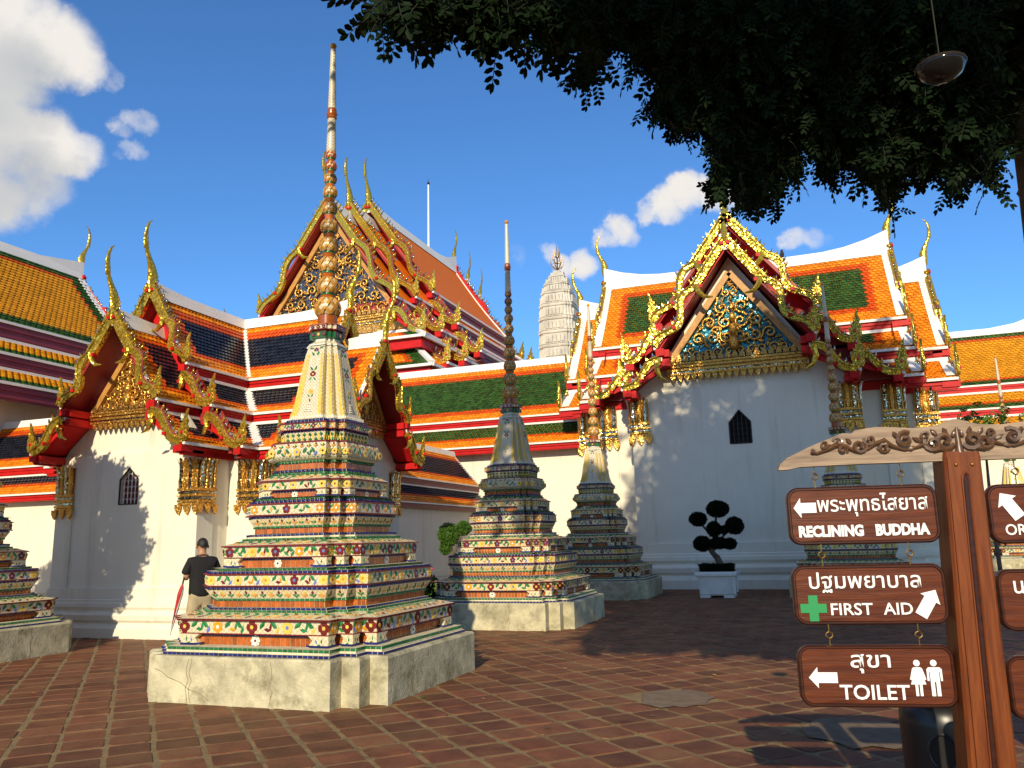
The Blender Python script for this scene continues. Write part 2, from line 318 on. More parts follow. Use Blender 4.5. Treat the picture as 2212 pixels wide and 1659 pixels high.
    def build(s, name, parent=None, smooth=False, **tags):
        off = wpos(parent) if parent else None
        if s.v and off is None: off = None
        me = s.mesh(name, off)
        if smooth: me.shade_smooth()
        o = bpy.data.objects.new(name, me); COL.objects.link(o); o.parent = parent
        for k, q in tags.items(): o[k] = q
        return o
def wpos(o):
    p = Vector((0,0,0))
    while o: p = p + o.location; o = o.parent
    return p
def tag(o, label=None, category=None, group=None, kind=None):
    for k, q in (('label', label), ('category', category), ('group', group), ('kind', kind)):
        if q: o[k] = q
    return o
def thing(name, loc, label, category, group=None):
    o = bpy.data.objects.new(name, None); COL.objects.link(o); o.location = loc; o.empty_display_size = .2
    return tag(o, label, category, group)
def smooth_angle(o, deg=40):
    me = o.data
    me.shade_smooth()
    try: me.set_sharp_from_angle(angle=math.radians(deg))
    except Exception: pass
    return o
class TPL:
    """a small piece that is repeated: one shared mesh, copied as objects or joined"""
    def __init__(s, name, mb):
        s.name = name; s.v = np.array(mb.v, float); s.f = mb.f; s.m = mb.m; s.ml = list(mb.ml); s.me = mb.mesh(name)
        s.loops = np.concatenate([np.array(f) for f in mb.f]); s.sizes = np.array([len(f) for f in mb.f])
def join_np(name, recs, parent, smooth=False, **tags):
    """recs: list of (TPL, 4x4 np matrix in world space) -> one object"""
    if not recs: return None
    off = np.array(wpos(parent)) if parent else np.zeros(3)
    by = {}
    for t, M in recs: by.setdefault(t, []).append(M)
    vs_, ls, ss, ms, mats = [], [], [], [], []; base = 0
    for t, Ms in by.items():
        Ms = np.array(Ms); nv = len(t.v)
        W = np.einsum('nij,vj->nvi', Ms[:, :3, :3], t.v) + Ms[:, None, :3, 3] - off
        vs_.append(W.reshape(-1, 3)); N = len(Ms)
        ls.append((t.loops[None, :] + (np.arange(N)*nv)[:, None] + base).ravel()); ss.append(np.tile(t.sizes, N))
        idx = []
        for q in t.ml:
            if q not in mats: mats.append(q)
            idx.append(mats.index(q))
        ms.append(np.tile(np.array(idx)[np.array(t.m)], N)); base += N*nv
    vs_ = np.concatenate(vs_); ls = np.concatenate(ls); ss = np.concatenate(ss); ms = np.concatenate(ms)
    me = bpy.data.meshes.new(name); me.vertices.add(len(vs_)); me.vertices.foreach_set('co', vs_.ravel())
    me.loops.add(len(ls)); me.loops.foreach_set('vertex_index', ls.astype(np.int32)); me.polygons.add(len(ss))
    st = np.concatenate([[0], np.cumsum(ss)[:-1]]).astype(np.int32)
    me.polygons.foreach_set('loop_start', st)
    me.polygons.foreach_set('material_index', ms.astype(np.int32))
    for q in mats: me.materials.append(MATS[q])
    me.update(calc_edges=True); me.validate()
    if smooth: me.shade_smooth()
    o = bpy.data.objects.new(name, me); COL.objects.link(o); o.parent = parent
    for k, q in tags.items(): o[k] = q
    return o
def place(t, M, parent, name=None):
    o = bpy.data.objects.new(name or t.name, t.me); COL.objects.link(o); o.parent = parent
    Mm = Matrix([list(r) for r in M]); Mm.translation = Mm.translation - wpos(parent); o.matrix_basis = Mm
    return o
def emit(recs, parent, name, stuff_name=None, limit=300, key=None):
    """the pieces that show largest become objects of their own; the rest one joined part"""
    if not recs: return
    def score(r):
        p = Vector(r[1][:3, 3]); x, y, z = project(p)
        if z <= 0 or not (-60 < x < 2272 and -60 < y < 1719): return 1e9
        nrm = Vector(r[1][:3, 2]); vis = nrm.dot(CAMPOS - p)
        return z + (1e6 if vis <= 0 else 0)
    recs = sorted(recs, key=score)
    head = [r for r in recs[:limit] if score(r) < 1e5]; rest = recs[len(head):]
    for t, M in head: place(t, M, parent, name)
    if rest: join_np(stuff_name or name, rest, parent, kind='stuff')
def frame(o, x, y, z, sx=1, sy=1, sz=1):
    M = np.eye(4); M[:3, 0] = np.array(x)*sx; M[:3, 1] = np.array(y)*sy; M[:3, 2] = np.array(z)*sz; M[:3, 3] = np.array(o); return M
def lerp(a, b, t): return a+(b-a)*t
# ------------------------------------------------------------------ small ceramic pieces (unit size 1, lying in x-y, facing +z)
def flower_tpl(name, n, pc, cc, pw=.3, notch=False):
    mb = MB()
    for k in range(n):
        a = 2*math.pi*k/n + math.pi/2; ca, sa = math.cos(a), math.sin(a)
        o = [(.1, -.08), (.28, -pw*.62), (.43, -pw*.5), (.5 if not notch else .44, 0), (.43, pw*.5), (.28, pw*.62), (.1, .08)]
        T = [(x*ca-y*sa, x*sa+y*ca, .055 + (.03 if .2 < x < .48 else 0)) for x, y in o]
        mb.poly(T, pc); Bt = [(x, y, -.02) for x, y, z in T]
        for i in range(1, 6): mb.poly([Bt[i], Bt[(i+1)], T[(i+1)], T[i]], pc)
    c = [(.15*math.cos(k*math.pi/3), .15*math.sin(k*math.pi/3), .1) for k in range(6)]
    mb.poly(c, cc)
    for i in range(6): mb.poly([(c[i][0]*1.1, c[i][1]*1.1, 0), (c[(i+1) % 6][0]*1.1, c[(i+1) % 6][1]*1.1, 0), c[(i+1) % 6], c[i]], cc)
    return TPL("flower", mb)
def leaf_tpl(name, mat, w=.42, bend=.1):
    mb = MB(); o = [(-.5, -bend), (-.25, -w*.42), (.1, -w*.5), (.5, bend), (.15, w*.42), (-.22, w*.45)]
    T = [(x, y, .05) for x, y in o]; r1, r2 = (-.28, 0, .11), (.2, 0.02, .1)
    mb.poly([T[0], T[1], r1], mat); mb.poly([T[1], T[2], r2, r1], mat); mb.poly([T[2], T[3], r2], mat); mb.poly([T[3], T[4], r2], mat); mb.poly([T[4], T[5], r1, r2], mat); mb.poly([T[5], T[0], r1], mat)
    for i in range(6):
        j = (i+1) % 6; mb.poly([(T[i][0], T[i][1], -.02), (T[j][0], T[j][1], -.02), T[j], T[i]], mat)
    return TPL(name, mb)
def bud_tpl(c1, c2):
    mb = MB()
    def lf(cx, cy, L, w, a, mat, h=.07):
        ca, sa = math.cos(a), math.sin(a); o = [(-.5*L, 0), (-.15*L, -w*.5), (.25*L, -w*.4), (.5*L, 0), (.25*L, w*.4), (-.15*L, w*.5)]
        T = [(cx+x*ca-y*sa, cy+x*sa+y*ca, h) for x, y in o]; mb.poly(T, mat)
        for i in range(6):
            j = (i+1) % 6; mb.poly([(T[i][0], T[i][1], -.02), (T[j][0], T[j][1], -.02), T[j], T[i]], mat)
    lf(0, .22, .5, .3, math.pi/2, c1, .1); lf(-.24, -.12, .5, .26, math.radians(150), c2); lf(.24, -.12, .5, .26, math.radians(30), c2); lf(0, -.32, .3, .2, math.pi/2, c2 if c1 != 'glaze_yellow' else 'glaze_orange')
    return TPL("flower_bud", mb)
def box_tpl(name, mat, h=1.0):
    mb = MB(); mb.boxm(Matrix.Identity(4), mat); return TPL(name, mb)
def rosette_tpl():
    mb = MB()
    for ring, (n, r0, r1, z, off) in enumerate(((8, .2, .5, .08, 0), (8, .12, .33, .2, .39))):
        for k in range(n):
            a = 2*math.pi*k/n + off; ca, sa = math.cos(a), math.sin(a)
            o = [(r0, -.05), (r1*.75, -.15), (r1, -.06), (r1, .06), (r1*.75, .15), (r0, .05)]
            T = [(x*ca-y*sa, x*sa+y*ca, z + (.07 if i in (2, 3) else 0)) for i, (x, y) in enumerate(o)]; mb.poly(T, 'glaze_white')
            for i in range(5): mb.poly([(T[i][0], T[i][1], z-.1), (T[i+1][0], T[i+1][1], z-.1), T[i+1], T[i]], 'glaze_white')
    mb.blob((0, 0, .2), .13, 'glaze_maroon', 6, 4); return TPL("rosette", mb)
FL = [flower_tpl("f", 5, 'glaze_yellow', 'glaze_sky', .34), flower_tpl("f", 4, 'glaze_maroon', 'glaze_yellow', .44), flower_tpl("f", 6, 'glaze_orange', 'glaze_white', .24),
      flower_tpl("f", 5, 'glaze_maroon', 'glaze_sky', .34), flower_tpl("f", 5, 'glaze_yellow', 'glaze_orange', .36, True), flower_tpl("f", 5, 'glaze_yellow', 'glaze_maroon', .34)]
LF = {k: leaf_tpl("leaf", k) for k in ('glaze_leaf', 'glaze_maroon', 'glaze_orange', 'glaze_yellow', 'glaze_sky', 'glaze_white')}
BUD = [bud_tpl('glaze_maroon', 'glaze_leaf'), bud_tpl('glaze_yellow', 'glaze_orange'), bud_tpl('glaze_maroon', 'glaze_orange'), bud_tpl('glaze_yellow', 'glaze_leaf')]
ET = {k: box_tpl("edge_tile", k) for k in ('glaze_blue', 'glaze_green', 'glaze_maroon', 'glaze_white')}
PT = box_tpl("panel_tile", 'glaze_brown'); ROS = rosette_tpl()
def plan(hw, r, z, cx=0, cy=0):
    m_ = hw-2*r; q = [(m_, -hw), (m_, -hw+r), (m_+r, -hw+r), (m_+r, -m_), (hw, -m_)]
    out = []
    for k in range(4):
        c, s = (1, 0, -1, 0)[k], (0, 1, 0, -1)[k]
        out += [(cx+x*c-y*s, cy+x*s+y*c, z) for x, y in q]
    return out
def segs(hw, r):
    m_ = hw-2*r
    return [(-m_, m_, -hw, True), (m_, m_+r, -hw+r, False), (m_+r, hw, -m_, False), (-m_-r, -m_, -hw+r, False), (-hw, -m_-r, -m_, False)]
SPIRE = [(4.611, .174), (4.903, .147), (5.191, .133), (5.465, .129), (5.731, .119), (5.989, .102), (6.221, .097), (6.415, .086), (6.599, .083), (6.755, .073)]
def chedi_shape(cx, cy):
    """meshes of one mosaic chedi and the list of its ceramic pieces"""
    R = random.Random(3)
    P = {k: MB() for k in ('plinth', 'lower_tier', 'middle_tier', 'upper_tier', 'bell', 'spire')}
    rec = {k: [] for k in ('flower', 'leaf', 'flower_bud', 'edge_tile', 'panel_tile', 'rosette')}
    def ring(mb, z0, h0, r0, z1, h1, r1, mat): mb.grid([plan(h0, r0, z0, cx, cy), plan(h1, r1, z1, cx, cy)], mat, closed=True)
    def faces(z0, h0, r0, z1, h1, r1):
        """every face of a band: (origin at middle left, x dir, up dir, normal, length, height, main)"""
        zm, hm, rm = (z0+z1)/2, (h0+h1)/2, (r0+r1)/2
        up = Vector((0, -(h1-h0), z1-z0)); H = up.length; up.normalize(); nn = Vector((0, -up.z, up.y))
        for k in range(4):
            Rm = Matrix.Rotation(k*math.pi/2, 3, 'Z')
            for x0, x1, y, main in segs(hm, rm):
                yield (Rm @ Vector((x0, y, zm)) + Vector((cx, cy, 0)), Rm @ Vector((1, 0, 0)), Rm @ up, Rm @ nn, x1-x0, H, main, k)
    def strip(mb, z0, z1, h, r, mat, w=.062, pr=.006):
        ring(mb, z0, h-.004, r, z1, h-.004, r, 'grout')
        for O, x, u, n_, L, H, main, k in faces(z0, h-.004, r, z1, h-.004, r):
            N = max(1, round(L/w)); d = L/N
            for i in range(N): rec['edge_tile'].append((ET[mat], frame(O + x*(d*(i+.5)) + n_*pr*.5, x, u, n_, d-.009, H*.9, pr+.004)))
    def panel(mb, z0, z1, h, r, w=.062):
        ring(mb, z0, h-.004, r, z1, h-.004, r, 'grout')
        for O, x, u, n_, L, H, main, k in faces(z0, h-.004, r, z1, h-.004, r):
            N = max(1, round(L/w)); d = L/N
            for i in range(N): rec['panel_tile'].append((PT, frame(O + x*(d*(i+.5)) + n_*.003, x, u, n_, d-.007, H*.93, .008)))
    def trim(mb, z0, z1, h, r):      # thin maroon edge
        ring(mb, z0, h, r, z1, h, r, 'glaze_maroon'); ring(mb, z0, h-.04, r, z0, h, r, 'glaze_maroon'); ring(mb, z1, h, r, z1, h-.06, r, 'glaze_maroon')
    def shelf(mb, z, h0, h1, r0, r1): ring(mb, z, h0, r0, z, h1, r1, 'grout')
    def vine(f, seed, sc=1.0):
        for O, x, u, n_, L, H, main, k in faces(*f):
            fs = min(H*1.08, .185)*sc
            if main:
                N = max(2, 2*round(L/(fs*3.1)/2)+1); d = L/(N-1+.25)
                for i in range(N):
                    c = O + x*(d*.12 + d*i); rec['flower'].append((FL[(i*2+seed) % 6 if i % 2 else (seed+1) % 6], frame(c + n_*.001, x, u, n_, fs, fs, fs*.5)))
                    if i < N-1:
                        for s_, (dx, dy, a, mat, l) in enumerate(((.3, .22, .7, 'glaze_leaf', .82), (.45, -.2, -.5, R.choice(('glaze_leaf', 'glaze_orange', 'glaze_maroon')), .66), (.62, .2, 2.3, 'glaze_leaf', .8), (.72, -.22, .9, R.choice(('glaze_yellow', 'glaze_leaf', 'glaze_sky')), .66), (.53, .05, 1.3, R.choice(('glaze_maroon', 'glaze_orange', 'glaze_leaf')), .55))):
                            a += R.uniform(-.3, .3); xx = x*math.cos(a)+u*math.sin(a); yy = u*math.cos(a)-x*math.sin(a); q = fs*l
                            rec['leaf'].append((LF[mat], frame(c + x*(d*dx) + u*(H*dy) + n_*.001, xx, yy, n_, q, q, q*.5)))
            else:
                c = O + x*(L*.62); q = min(fs*.95, L*.9); rec['flower'].append((FL[(seed+k+1) % 6], frame(c + n_*.001, x, u, n_, q, q, q*.5)))
                for dx, dy, a in ((.2, .22, .6), (.22, -.25, -.6)):
                    xx = x*math.cos(a)+u*math.sin(a); yy = u*math.cos(a)-x*math.sin(a); q = min(fs*.65, L*.55)
                    rec['leaf'].append((LF['glaze_leaf' if dy > 0 else R.choice(('glaze_sky', 'glaze_leaf', 'glaze_orange'))], frame(O + x*(L*dx) + u*(H*dy) + n_*.001, xx, yy, n_, q, q, q*.5)))
    def buds(f, seed, pitch):
        for O, x, u, n_, L, H, main, k in faces(*f):
            N = max(1, round(L/pitch)); d = L/N
            for i in range(N): rec['flower_bud'].append((BUD[(i+seed) % 2 + (2 if seed > 1 else 0)], frame(O + x*(d*(i+.5)) + n_*.001, x, u, n_, min(H*.86, d*.95), H*.86, H*.45)))
    def slopes(f, pitch):
        for O, x, u, n_, L, H, main, k in faces(*f):
            N = max(1, round(L/pitch)); d = L/N
            for i in range(N):
                for j, (dx, dy, a, mat) in enumerate(((.3, -.15, .5, R.choice(('glaze_maroon', 'glaze_orange'))), (.7, .1, .6, R.choice(('glaze_orange', 'glaze_leaf', 'glaze_yellow'))), (.5, .3, -.4, 'glaze_leaf'))):
                    a += R.uniform(-.5, .5); xx = x*math.cos(a)+u*math.sin(a); yy = u*math.cos(a)-x*math.sin(a); q = min(H*.62, .09)
                    rec['leaf'].append((LF[mat], frame(O + x*(d*(i+dx)) + u*(H*dy) + n_*.001, xx, yy, n_, q, q, q*.5)))
    # --- plinth
    mb = P['plinth']
    g = [plan(1.53, .206, -.05, cx, cy), plan(1.53, .206, .45, cx, cy), plan(1.51, .206, .474, cx, cy)]
    mb.grid(g, 'concrete', closed=True); ring(mb, .474, 1.51, .206, .474, 1.3, .2, 'concrete')
    for k in range(4):
        Rm = Matrix.Rotation(k*math.pi/2, 3, 'Z')
        for x0 in (-.62, -.58, .43):
            pth = [Rm @ Vector((x0 + .02*math.sin(j*2.3+x0*9+k), -1.5305, .01+.44*j/6)) + Vector((cx, cy, 0)) for j in range(7)]
            for a, b in zip(pth, pth[1:]): mb.bar(a, b, .007, .003, 'crack', up=Rm @ Vector((0, 1, 0)))
        if k == 0:
            pth = [Rm @ Vector((-1.05+.09*j, -1.5305, .34-.036*j+.012*math.sin(j*2.1))) + Vector((cx, cy, 0)) for j in range(9)]
            for a, b in zip(pth, pth[1:]): mb.bar(a, b, .007, .003, 'crack', up=(0, 1, 0))
    # --- generic lion-foot storey
    def storey(mb, zb, zt, hw, r, foot, seed, ros=True):
        zs = lerp(zb, zt, .47); hr = hw - .055*foot/.2
        shelf(mb, zb, hw+.1, hr-.02, r, r); panel(mb, zb, zs-.028, hr, r, .062); strip(mb, zs-.028, zs-.004, hr+.008, r, 'glaze_blue', .04)
        trim(mb, zs-.004, zs+.008, hw+.004, r); ring(mb, zs, hr-.02, r, zs, hw, r, 'grout')
        ring(mb, zs+.008, hw, r, zt, hw+.004, r*.98, 'white_mosaic'); vine((zs+.008, hw, r, zt, hw+.004, r*.98), seed)
        fl = foot
        for k in range(4):      # the curled feet at the corners
            Rm = Matrix.Rotation(k*math.pi/2, 3, 'Z'); base = Vector((cx, cy, 0)); m_ = hw-2*r
            ft = [(0, 0), (fl*.72, 0), (fl*.98, .02), (fl*.86, .25), (fl*.72, .6), (fl*.95, 1.0), (0, 1.0)]; hz = zs-zb-.004
            for sgn in (1, -1):
                for px, py, wmax in ((m_, -hw, 1.0), (m_+r, -hw+r, .0), (hw, -m_, .0)):
                    sc = 1.0 if wmax else min(1, r*.86/fl)
                    pts = [(-x*sc, y*hz) for x, y in ft]
                    O = Rm @ Vector((sgn*px, py+.03, zb+.002)) + base
                    mb.prism(pts, O, Rm @ Vector((sgn, 0, 0)), (0, 0, 1), Rm @ Vector((0, 1, 0)), .06 + .004, 'white_mosaic')
                    pe = [(-x*sc, y) for x, y in ((-.004, 0), (fl*.76, 0), (fl*1.02, .012), (fl*.98, .026), (fl*.7, .022), (-.004, .022))]
                    mb.prism(pe, O, Rm @ Vector((sgn, 0, 0)), (0, 0, 1), Rm @ Vector((0, 1, 0)), .074, 'glaze_blue')
                    for dx, dz, mat, a in ((.3, .55, 'glaze_leaf', 1.4), (.55, .5, R.choice(('glaze_maroon', 'glaze_sky', 'glaze_yellow')), 1.8), (.42, .22, 'glaze_leaf', .2)):
                        x_, u_, n_ = Rm @ Vector((1, 0, 0)), Vector((0, 0, 1)), Rm @ Vector((0, -1, 0)); q = hz*.42*(1 if wmax else .85)
                        xx = x_*math.cos(a)+u_*math.sin(a); yy = u_*math.cos(a)-x_*math.sin(a)
                        rec['leaf'].append((LF[mat], frame(O + Rm @ Vector((-sgn*fl*sc*dx, -.034, dz*hz)), xx, yy, n_, q, q, q*.5)))
            if ros: rec['rosette'].append((ROS, frame(Rm @ Vector((0, -hr-.006, lerp(zb, zs, .42))) + base, Rm @ Vector((1, 0, 0)), (0, 0, 1), Rm @ Vector((0, -1, 0)), 1.0*hz, 1.0*hz, .5*hz)))
    # --- tiers, profile as measured
    mb = P['lower_tier']
    strip(mb, .476, .502, 1.438, .197, 'glaze_blue'); shelf(mb, .502, 1.438, 1.40, .197, .19); ring(mb, .502, 1.404, .19, .523, 1.404, .19, 'grout')
    strip(mb, .523, .553, 1.40, .189, 'glaze_green'); shelf(mb, .554, 1.40, 1.2, .189, .18)
    storey(mb, .556, .816, 1.293, .178, .26, 0)
    trim(mb, .816, .834, 1.33, .175); ring(mb, .836, 1.325, .175, .884, 1.10, .155, 'white_mosaic'); slopes((.836, 1.325, .175, .884, 1.10, .155), .13)
    strip(mb, .884, .908, 1.10, .155, 'glaze_green'); shelf(mb, .908, 1.1, 1.06, .155, .153); strip(mb, .91, .933, 1.068, .153, 'glaze_blue'); shelf(mb, .934, 1.068, 1.0, .153, .158)
    panel(mb, .936, 1.002, 1.03, .158); strip(mb, 1.003, 1.028, 1.042, .158, 'glaze_green')
    ring(mb, 1.028, 1.04, .158, 1.122, 1.088, .154, 'white_mosaic'); buds((1.028, 1.04, .158, 1.122, 1.088, .154), 0, .105)
    strip(mb, 1.124, 1.152, 1.094, .154, 'glaze_blue'); trim(mb, 1.154, 1.17, 1.106, .154); ring(mb, 1.17, 1.09, .154, 1.28, 1.088, .153, 'white_mosaic'); vine((1.17, 1.09, .154, 1.28, 1.088, .153), 3, .95)
    trim(mb, 1.281, 1.296, 1.104, .153); strip(mb, 1.297, 1.323, 1.086, .153, 'glaze_blue'); shelf(mb, 1.324, 1.086, 1.0, .153, .15); strip(mb, 1.327, 1.351, 1.014, .15, 'glaze_green'); shelf(mb, 1.352, 1.014, .9, .15, .14)
    mb = P['middle_tier']
    storey(mb, 1.354, 1.587, .93, .135, .2, 2)
    trim(mb, 1.587, 1.604, .96, .136); ring(mb, 1.605, .955, .136, 1.652, .79, .127, 'white_mosaic'); slopes((1.605, .955, .136, 1.652, .79, .127), .12)
    strip(mb, 1.654, 1.678, .785, .127, 'glaze_green'); shelf(mb, 1.679, .785, .74, .127, .127); strip(mb, 1.7, 1.725, .753, .127, 'glaze_blue'); ring(mb, 1.679, .75, .127, 1.7, .75, .127, 'grout'); shelf(mb, 1.727, .753, .66, .127, .12)
    panel(mb, 1.73, 1.79, .678, .12); strip(mb, 1.793, 1.819, .694, .122, 'glaze_green'); ring(mb, 1.819, .69, .122, 1.904, .733, .124, 'white_mosaic'); buds((1.819, .69, .122, 1.904, .733, .124), 2, .088)
    strip(mb, 1.906, 1.932, .738, .125, 'glaze_blue'); trim(mb, 1.934, 1.95, .766, .126); ring(mb, 1.951, .755, .126, 2.062, .752, .126, 'white_mosaic'); vine((1.951, .755, .126, 2.062, .752, .126), 1, .92)
    trim(mb, 2.063, 2.079, .766, .126); strip(mb, 2.081, 2.109, .735, .124, 'glaze_blue'); shelf(mb, 2.11, .735, .7, .124, .12); strip(mb, 2.113, 2.139, .708, .12, 'glaze_green'); shelf(mb, 2.14, .708, .55, .12, .1)
    mb = P['upper_tier']
    storey(mb, 2.142, 2.335, .635, .1, .14, 4)
    trim(mb, 2.335, 2.352, .665, .1); ring(mb, 2.353, .66, .1, 2.41, .55, .098, 'white_mosaic'); slopes((2.353, .66, .1, 2.41, .55, .098), .1)
    strip(mb, 2.412, 2.44, .545, .097, 'glaze_green'); shelf(mb, 2.441, .545, .52, .097, .096); strip(mb, 2.446, 2.475, .527, .096, 'glaze_blue'); shelf(mb, 2.476, .527, .48, .096, .095)
    panel(mb, 2.48, 2.552, .498, .095, .06); strip(mb, 2.555, 2.584, .515, .095, 'glaze_green', .05)
    bu = [(2.586, .52, .094), (2.605, .552, .093), (2.64, .572, .092), (2.69, .573, .09), (2.745, .558, .088), (2.793, .532, .086), (2.794, .46, .08)]
    for a, b in zip(bu, bu[1:]): ring(mb, *a, *b, 'white_mosaic_fine')
    buds((2.72, .577, .089, 2.795, .546, .086), 2, .1); vine((2.625, .585, .092, 2.73, .587, .09), 4, .9)
    for O, x, u, n_, L, H, main, k in faces(2.592, .525, .094, 2.63, .572, .092):
        N = max(1, round(L/.06)); d = L/N
        for i in range(N): rec['leaf'].append((LF['glaze_leaf'], frame(O + x*(d*(i+.5)) + n_*.002, x, u, n_, d*1.05, H*1.4, .03)))
    trim(mb, 2.794, 2.812, .54, .085); shelf(mb, 2.813, .54, .42, .085, .08); ring(mb, 2.814, .425, .08, 2.932, .45, .08, 'white_mosaic_fine')
    for O, x, u, n_, L, H, main, k in faces(2.814, .425, .08, 2.932, .45, .08):
        N = max(2, round(L/.075)); d = L/N
        for i in range(N):
            a = math.pi/4; xx = x*math.cos(a)+u*math.sin(a); yy = u*math.cos(a)-x*math.sin(a)
            for j in (-.24, .24): rec['edge_tile'].append((ET['glaze_green'], frame(O + x*(d*(i+.5)) + u*(H*j) + n_*.002, xx, yy, n_, .034, .034, .01)))
            rec['leaf'].append((LF['glaze_yellow'], frame(O + x*(d*i+.002) + n_*.004, u, -x, n_, H*.85, .06, .05)))
    strip(mb, 2.934, 2.956, .456, .08, 'glaze_blue', .05); trim(mb, 2.957, 2.97, .49, .082); ring(mb, 2.97, .48, .082, 3.035, .478, .082, 'white_mosaic_fine'); vine((2.97, .48, .082, 3.035, .478, .082), 1, .95)
    trim(mb, 3.036, 3.05, .488, .082); shelf(mb, 3.051, .488, .4, .082, .09); strip(mb, 3.055, 3.092, .445, .09, 'glaze_blue', .05); shelf(mb, 3.093, .445, .38, .09, .1); strip(mb, 3.095, 3.135, .425, .1, 'glaze_white', .03)
    # --- bell
    mb = P['bell']
    bp = [(3.135, .412, .1), (3.18, .388, .098), (3.28, .362, .093), (3.45, .332, .086), (3.65, .3, .078), (3.85, .264, .068), (3.98, .236, .059), (4.066, .21, .052)]
    for a, b in zip(bp, bp[1:]): ring(mb, *a, *b, 'white_mosaic_fine')
    ring(mb, 4.066, .225, .054, 4.085, .225, .054, 'glaze_white'); ring(mb, 4.085, .222, .054, 4.14, .15, .04, 'white_mosaic_fine'); ring(mb, 4.14, .15, .04, 4.17, .15, .04, 'glaze_white')
    def at(z):
        for a, b in zip(bp, bp[1:]):
            if a[0] <= z <= b[0]: t = (z-a[0])/(b[0]-a[0]); return lerp(a[1], b[1], t), lerp(a[2], b[2], t)
    NZ = 15
    for i in range(NZ):
        z = 3.17 + i*.054; hw, r = at(z); m_ = hw-2*r
        for k in range(4):
            Rm = Matrix.Rotation(k*math.pi/2, 3, 'Z')
            for px, py in ((m_, -hw), (m_+r, -hw+r), (hw, -m_)):
                for sgn in (1, -1):
                    q = .095*(1-.38*i/NZ)
                    rec['leaf'].append((LF['glaze_yellow'], frame(Rm @ Vector((sgn*(px-.026), py-.006, z)) + Vector((cx, cy, 0)), (0, 0, 1), Rm @ Vector((-1, 0, 0)), Rm @ Vector((0, -1, 0)), q*1.1, q*1.2, q*.5)))
    for k in range(4):
        Rm = Matrix.Rotation(k*math.pi/2, 3, 'Z'); X, Y = Rm @ Vector((1, 0, 0)), Rm @ Vector((0, -1, 0))
        def put(kind, t, dx, z, q, a=0):
            hw, r = at(z); u = Vector((0, 0, 1)); xx = X*math.cos(a)+u*math.sin(a); yy = u*math.cos(a)-X*math.sin(a)
            rec[kind].append((t, frame(Rm @ Vector((dx, -hw-.003, z)) + Vector((cx, cy, 0)), xx, yy, Y, q, q, q*.4)))
        put('flower', FL[1], 0, 3.68, .085); put('flower', FL[4], 0, 3.45, .08); put('leaf', LF['glaze_maroon'], 0, 3.34, .05, 1.57); put('flower', FL[3], 0, 4.0, .07)
        for s_ in (-1, 1):
            put('leaf', LF['glaze_leaf'], s_*.03, 3.755, .07, 1.57-s_*.6); put('leaf', LF['glaze_leaf'], s_*.03, 3.615, .06, 1.57+s_*.6); put('leaf', LF['glaze_leaf'], s_*.025, 3.4, .05, 1.57-s_*.6); put('leaf', LF['glaze_leaf'], s_*.035, 3.95, .075, 1.57-s_*.5); put('leaf', LF['glaze_leaf'], s_*.07, 4.03, .07, s_*.2)
            for zc, hh in ((3.845, .075), (3.535, .075)):
                for j in range(7):
                    a = -1.25+2.5*j/6; put('leaf', LF['glaze_white'], s_*.052*math.cos(a), zc+hh*math.sin(a), .03, 1.57)
        for j in range(4):
            put('edge_tile', ET['glaze_white'], 0, 3.2+.03*j, 1.0); M = rec['edge_tile'][-1][1]; M[:3, 0] *= (.12-.025*j); M[:3, 1] *= .012; M[:3, 2] *= .03
    # --- spire: neck blocks, lotus bulbs, shafts, ball
    mb = P['spire']
    ring(mb, 4.17, .15, .035, 4.18, .19, .045, 'glaze_green'); ring(mb, 4.18, .19, .045, 4.25, .195, .045, 'glaze_green'); ring(mb, 4.25, .195, .045, 4.252, .17, .04, 'glaze_brown'); ring(mb, 4.252, .17, .04, 4.27, .17, .04, 'glaze_brown')
    ring(mb, 4.27, .17, .04, 4.272, .213, .048, 'glaze_maroon'); ring(mb, 4.272, .213, .048, 4.285, .213, .048, 'glaze_maroon'); ring(mb, 4.285, .205, .047, 4.335, .205, .047, 'white_mosaic_fine'); ring(mb, 4.335, .213, .048, 4.352, .213, .048, 'glaze_brown'); ring(mb, 4.352, .213, .048, 4.353, .1, .03, 'glaze_brown')
    for z, s_ in ((4.215, 1.0), (4.31, 1.02)):
        for k in range(4):
            Rm = Matrix.Rotation(k*math.pi/2, 3, 'Z')
            for dx, t in ((0, FL[2] if z < 4.26 else FL[1]), (-.08, FL[3]), (.08, FL[3])):
                hw = .196 if z < 4.26 else .206
                rec['flower'].append((t, frame(Rm @ Vector((dx, -hw-.002, z)) + Vector((cx, cy, 0)), Rm @ Vector((1, 0, 0)), (0, 0, 1), Rm @ Vector((0, -1, 0)), .055, .055, .03)))
    zs = [4.355] + [a[0] for a in SPIRE]
    for i, (zc, r) in enumerate(SPIRE):
        r *= .9
        zn = SPIRE[i+1][0] if i+1 < len(SPIRE) else 6.86; zp = SPIRE[i-1][0] if i else 4.47
        h0 = min(.55*r*1.5, (zc-zp)*.42) if i else .12; h1 = h0*1.0
        pf = [(r*.62, -h0), (r*.86, -h0*.8), (r, -h0*.25), (r*.97, h0*.2), (r*.82, h1*.7), (r*.6, h1)]
        mb.lathe(pf, (cx, cy, zc), 'white_mosaic_fine', 14)
        for sgn in (1, -1):
            for k in range(8):
                pth = []
                for j in range(6):
                    t = j/5; zz = -h0*.85 + (h0*.85+h1*.9)*t; a = 2*math.pi*k/8 + sgn*t*math.pi/3.2
                    rr = np.interp(zz, [q[1] for q in pf], [q[0] for q in pf]); pth.append((cx+rr*math.cos(a), cy+rr*math.sin(a), zc+zz))
                mb.tube(pth, r*.17, 'glaze_tan' if i < 8 else 'glaze_brown', 4, caps=False)
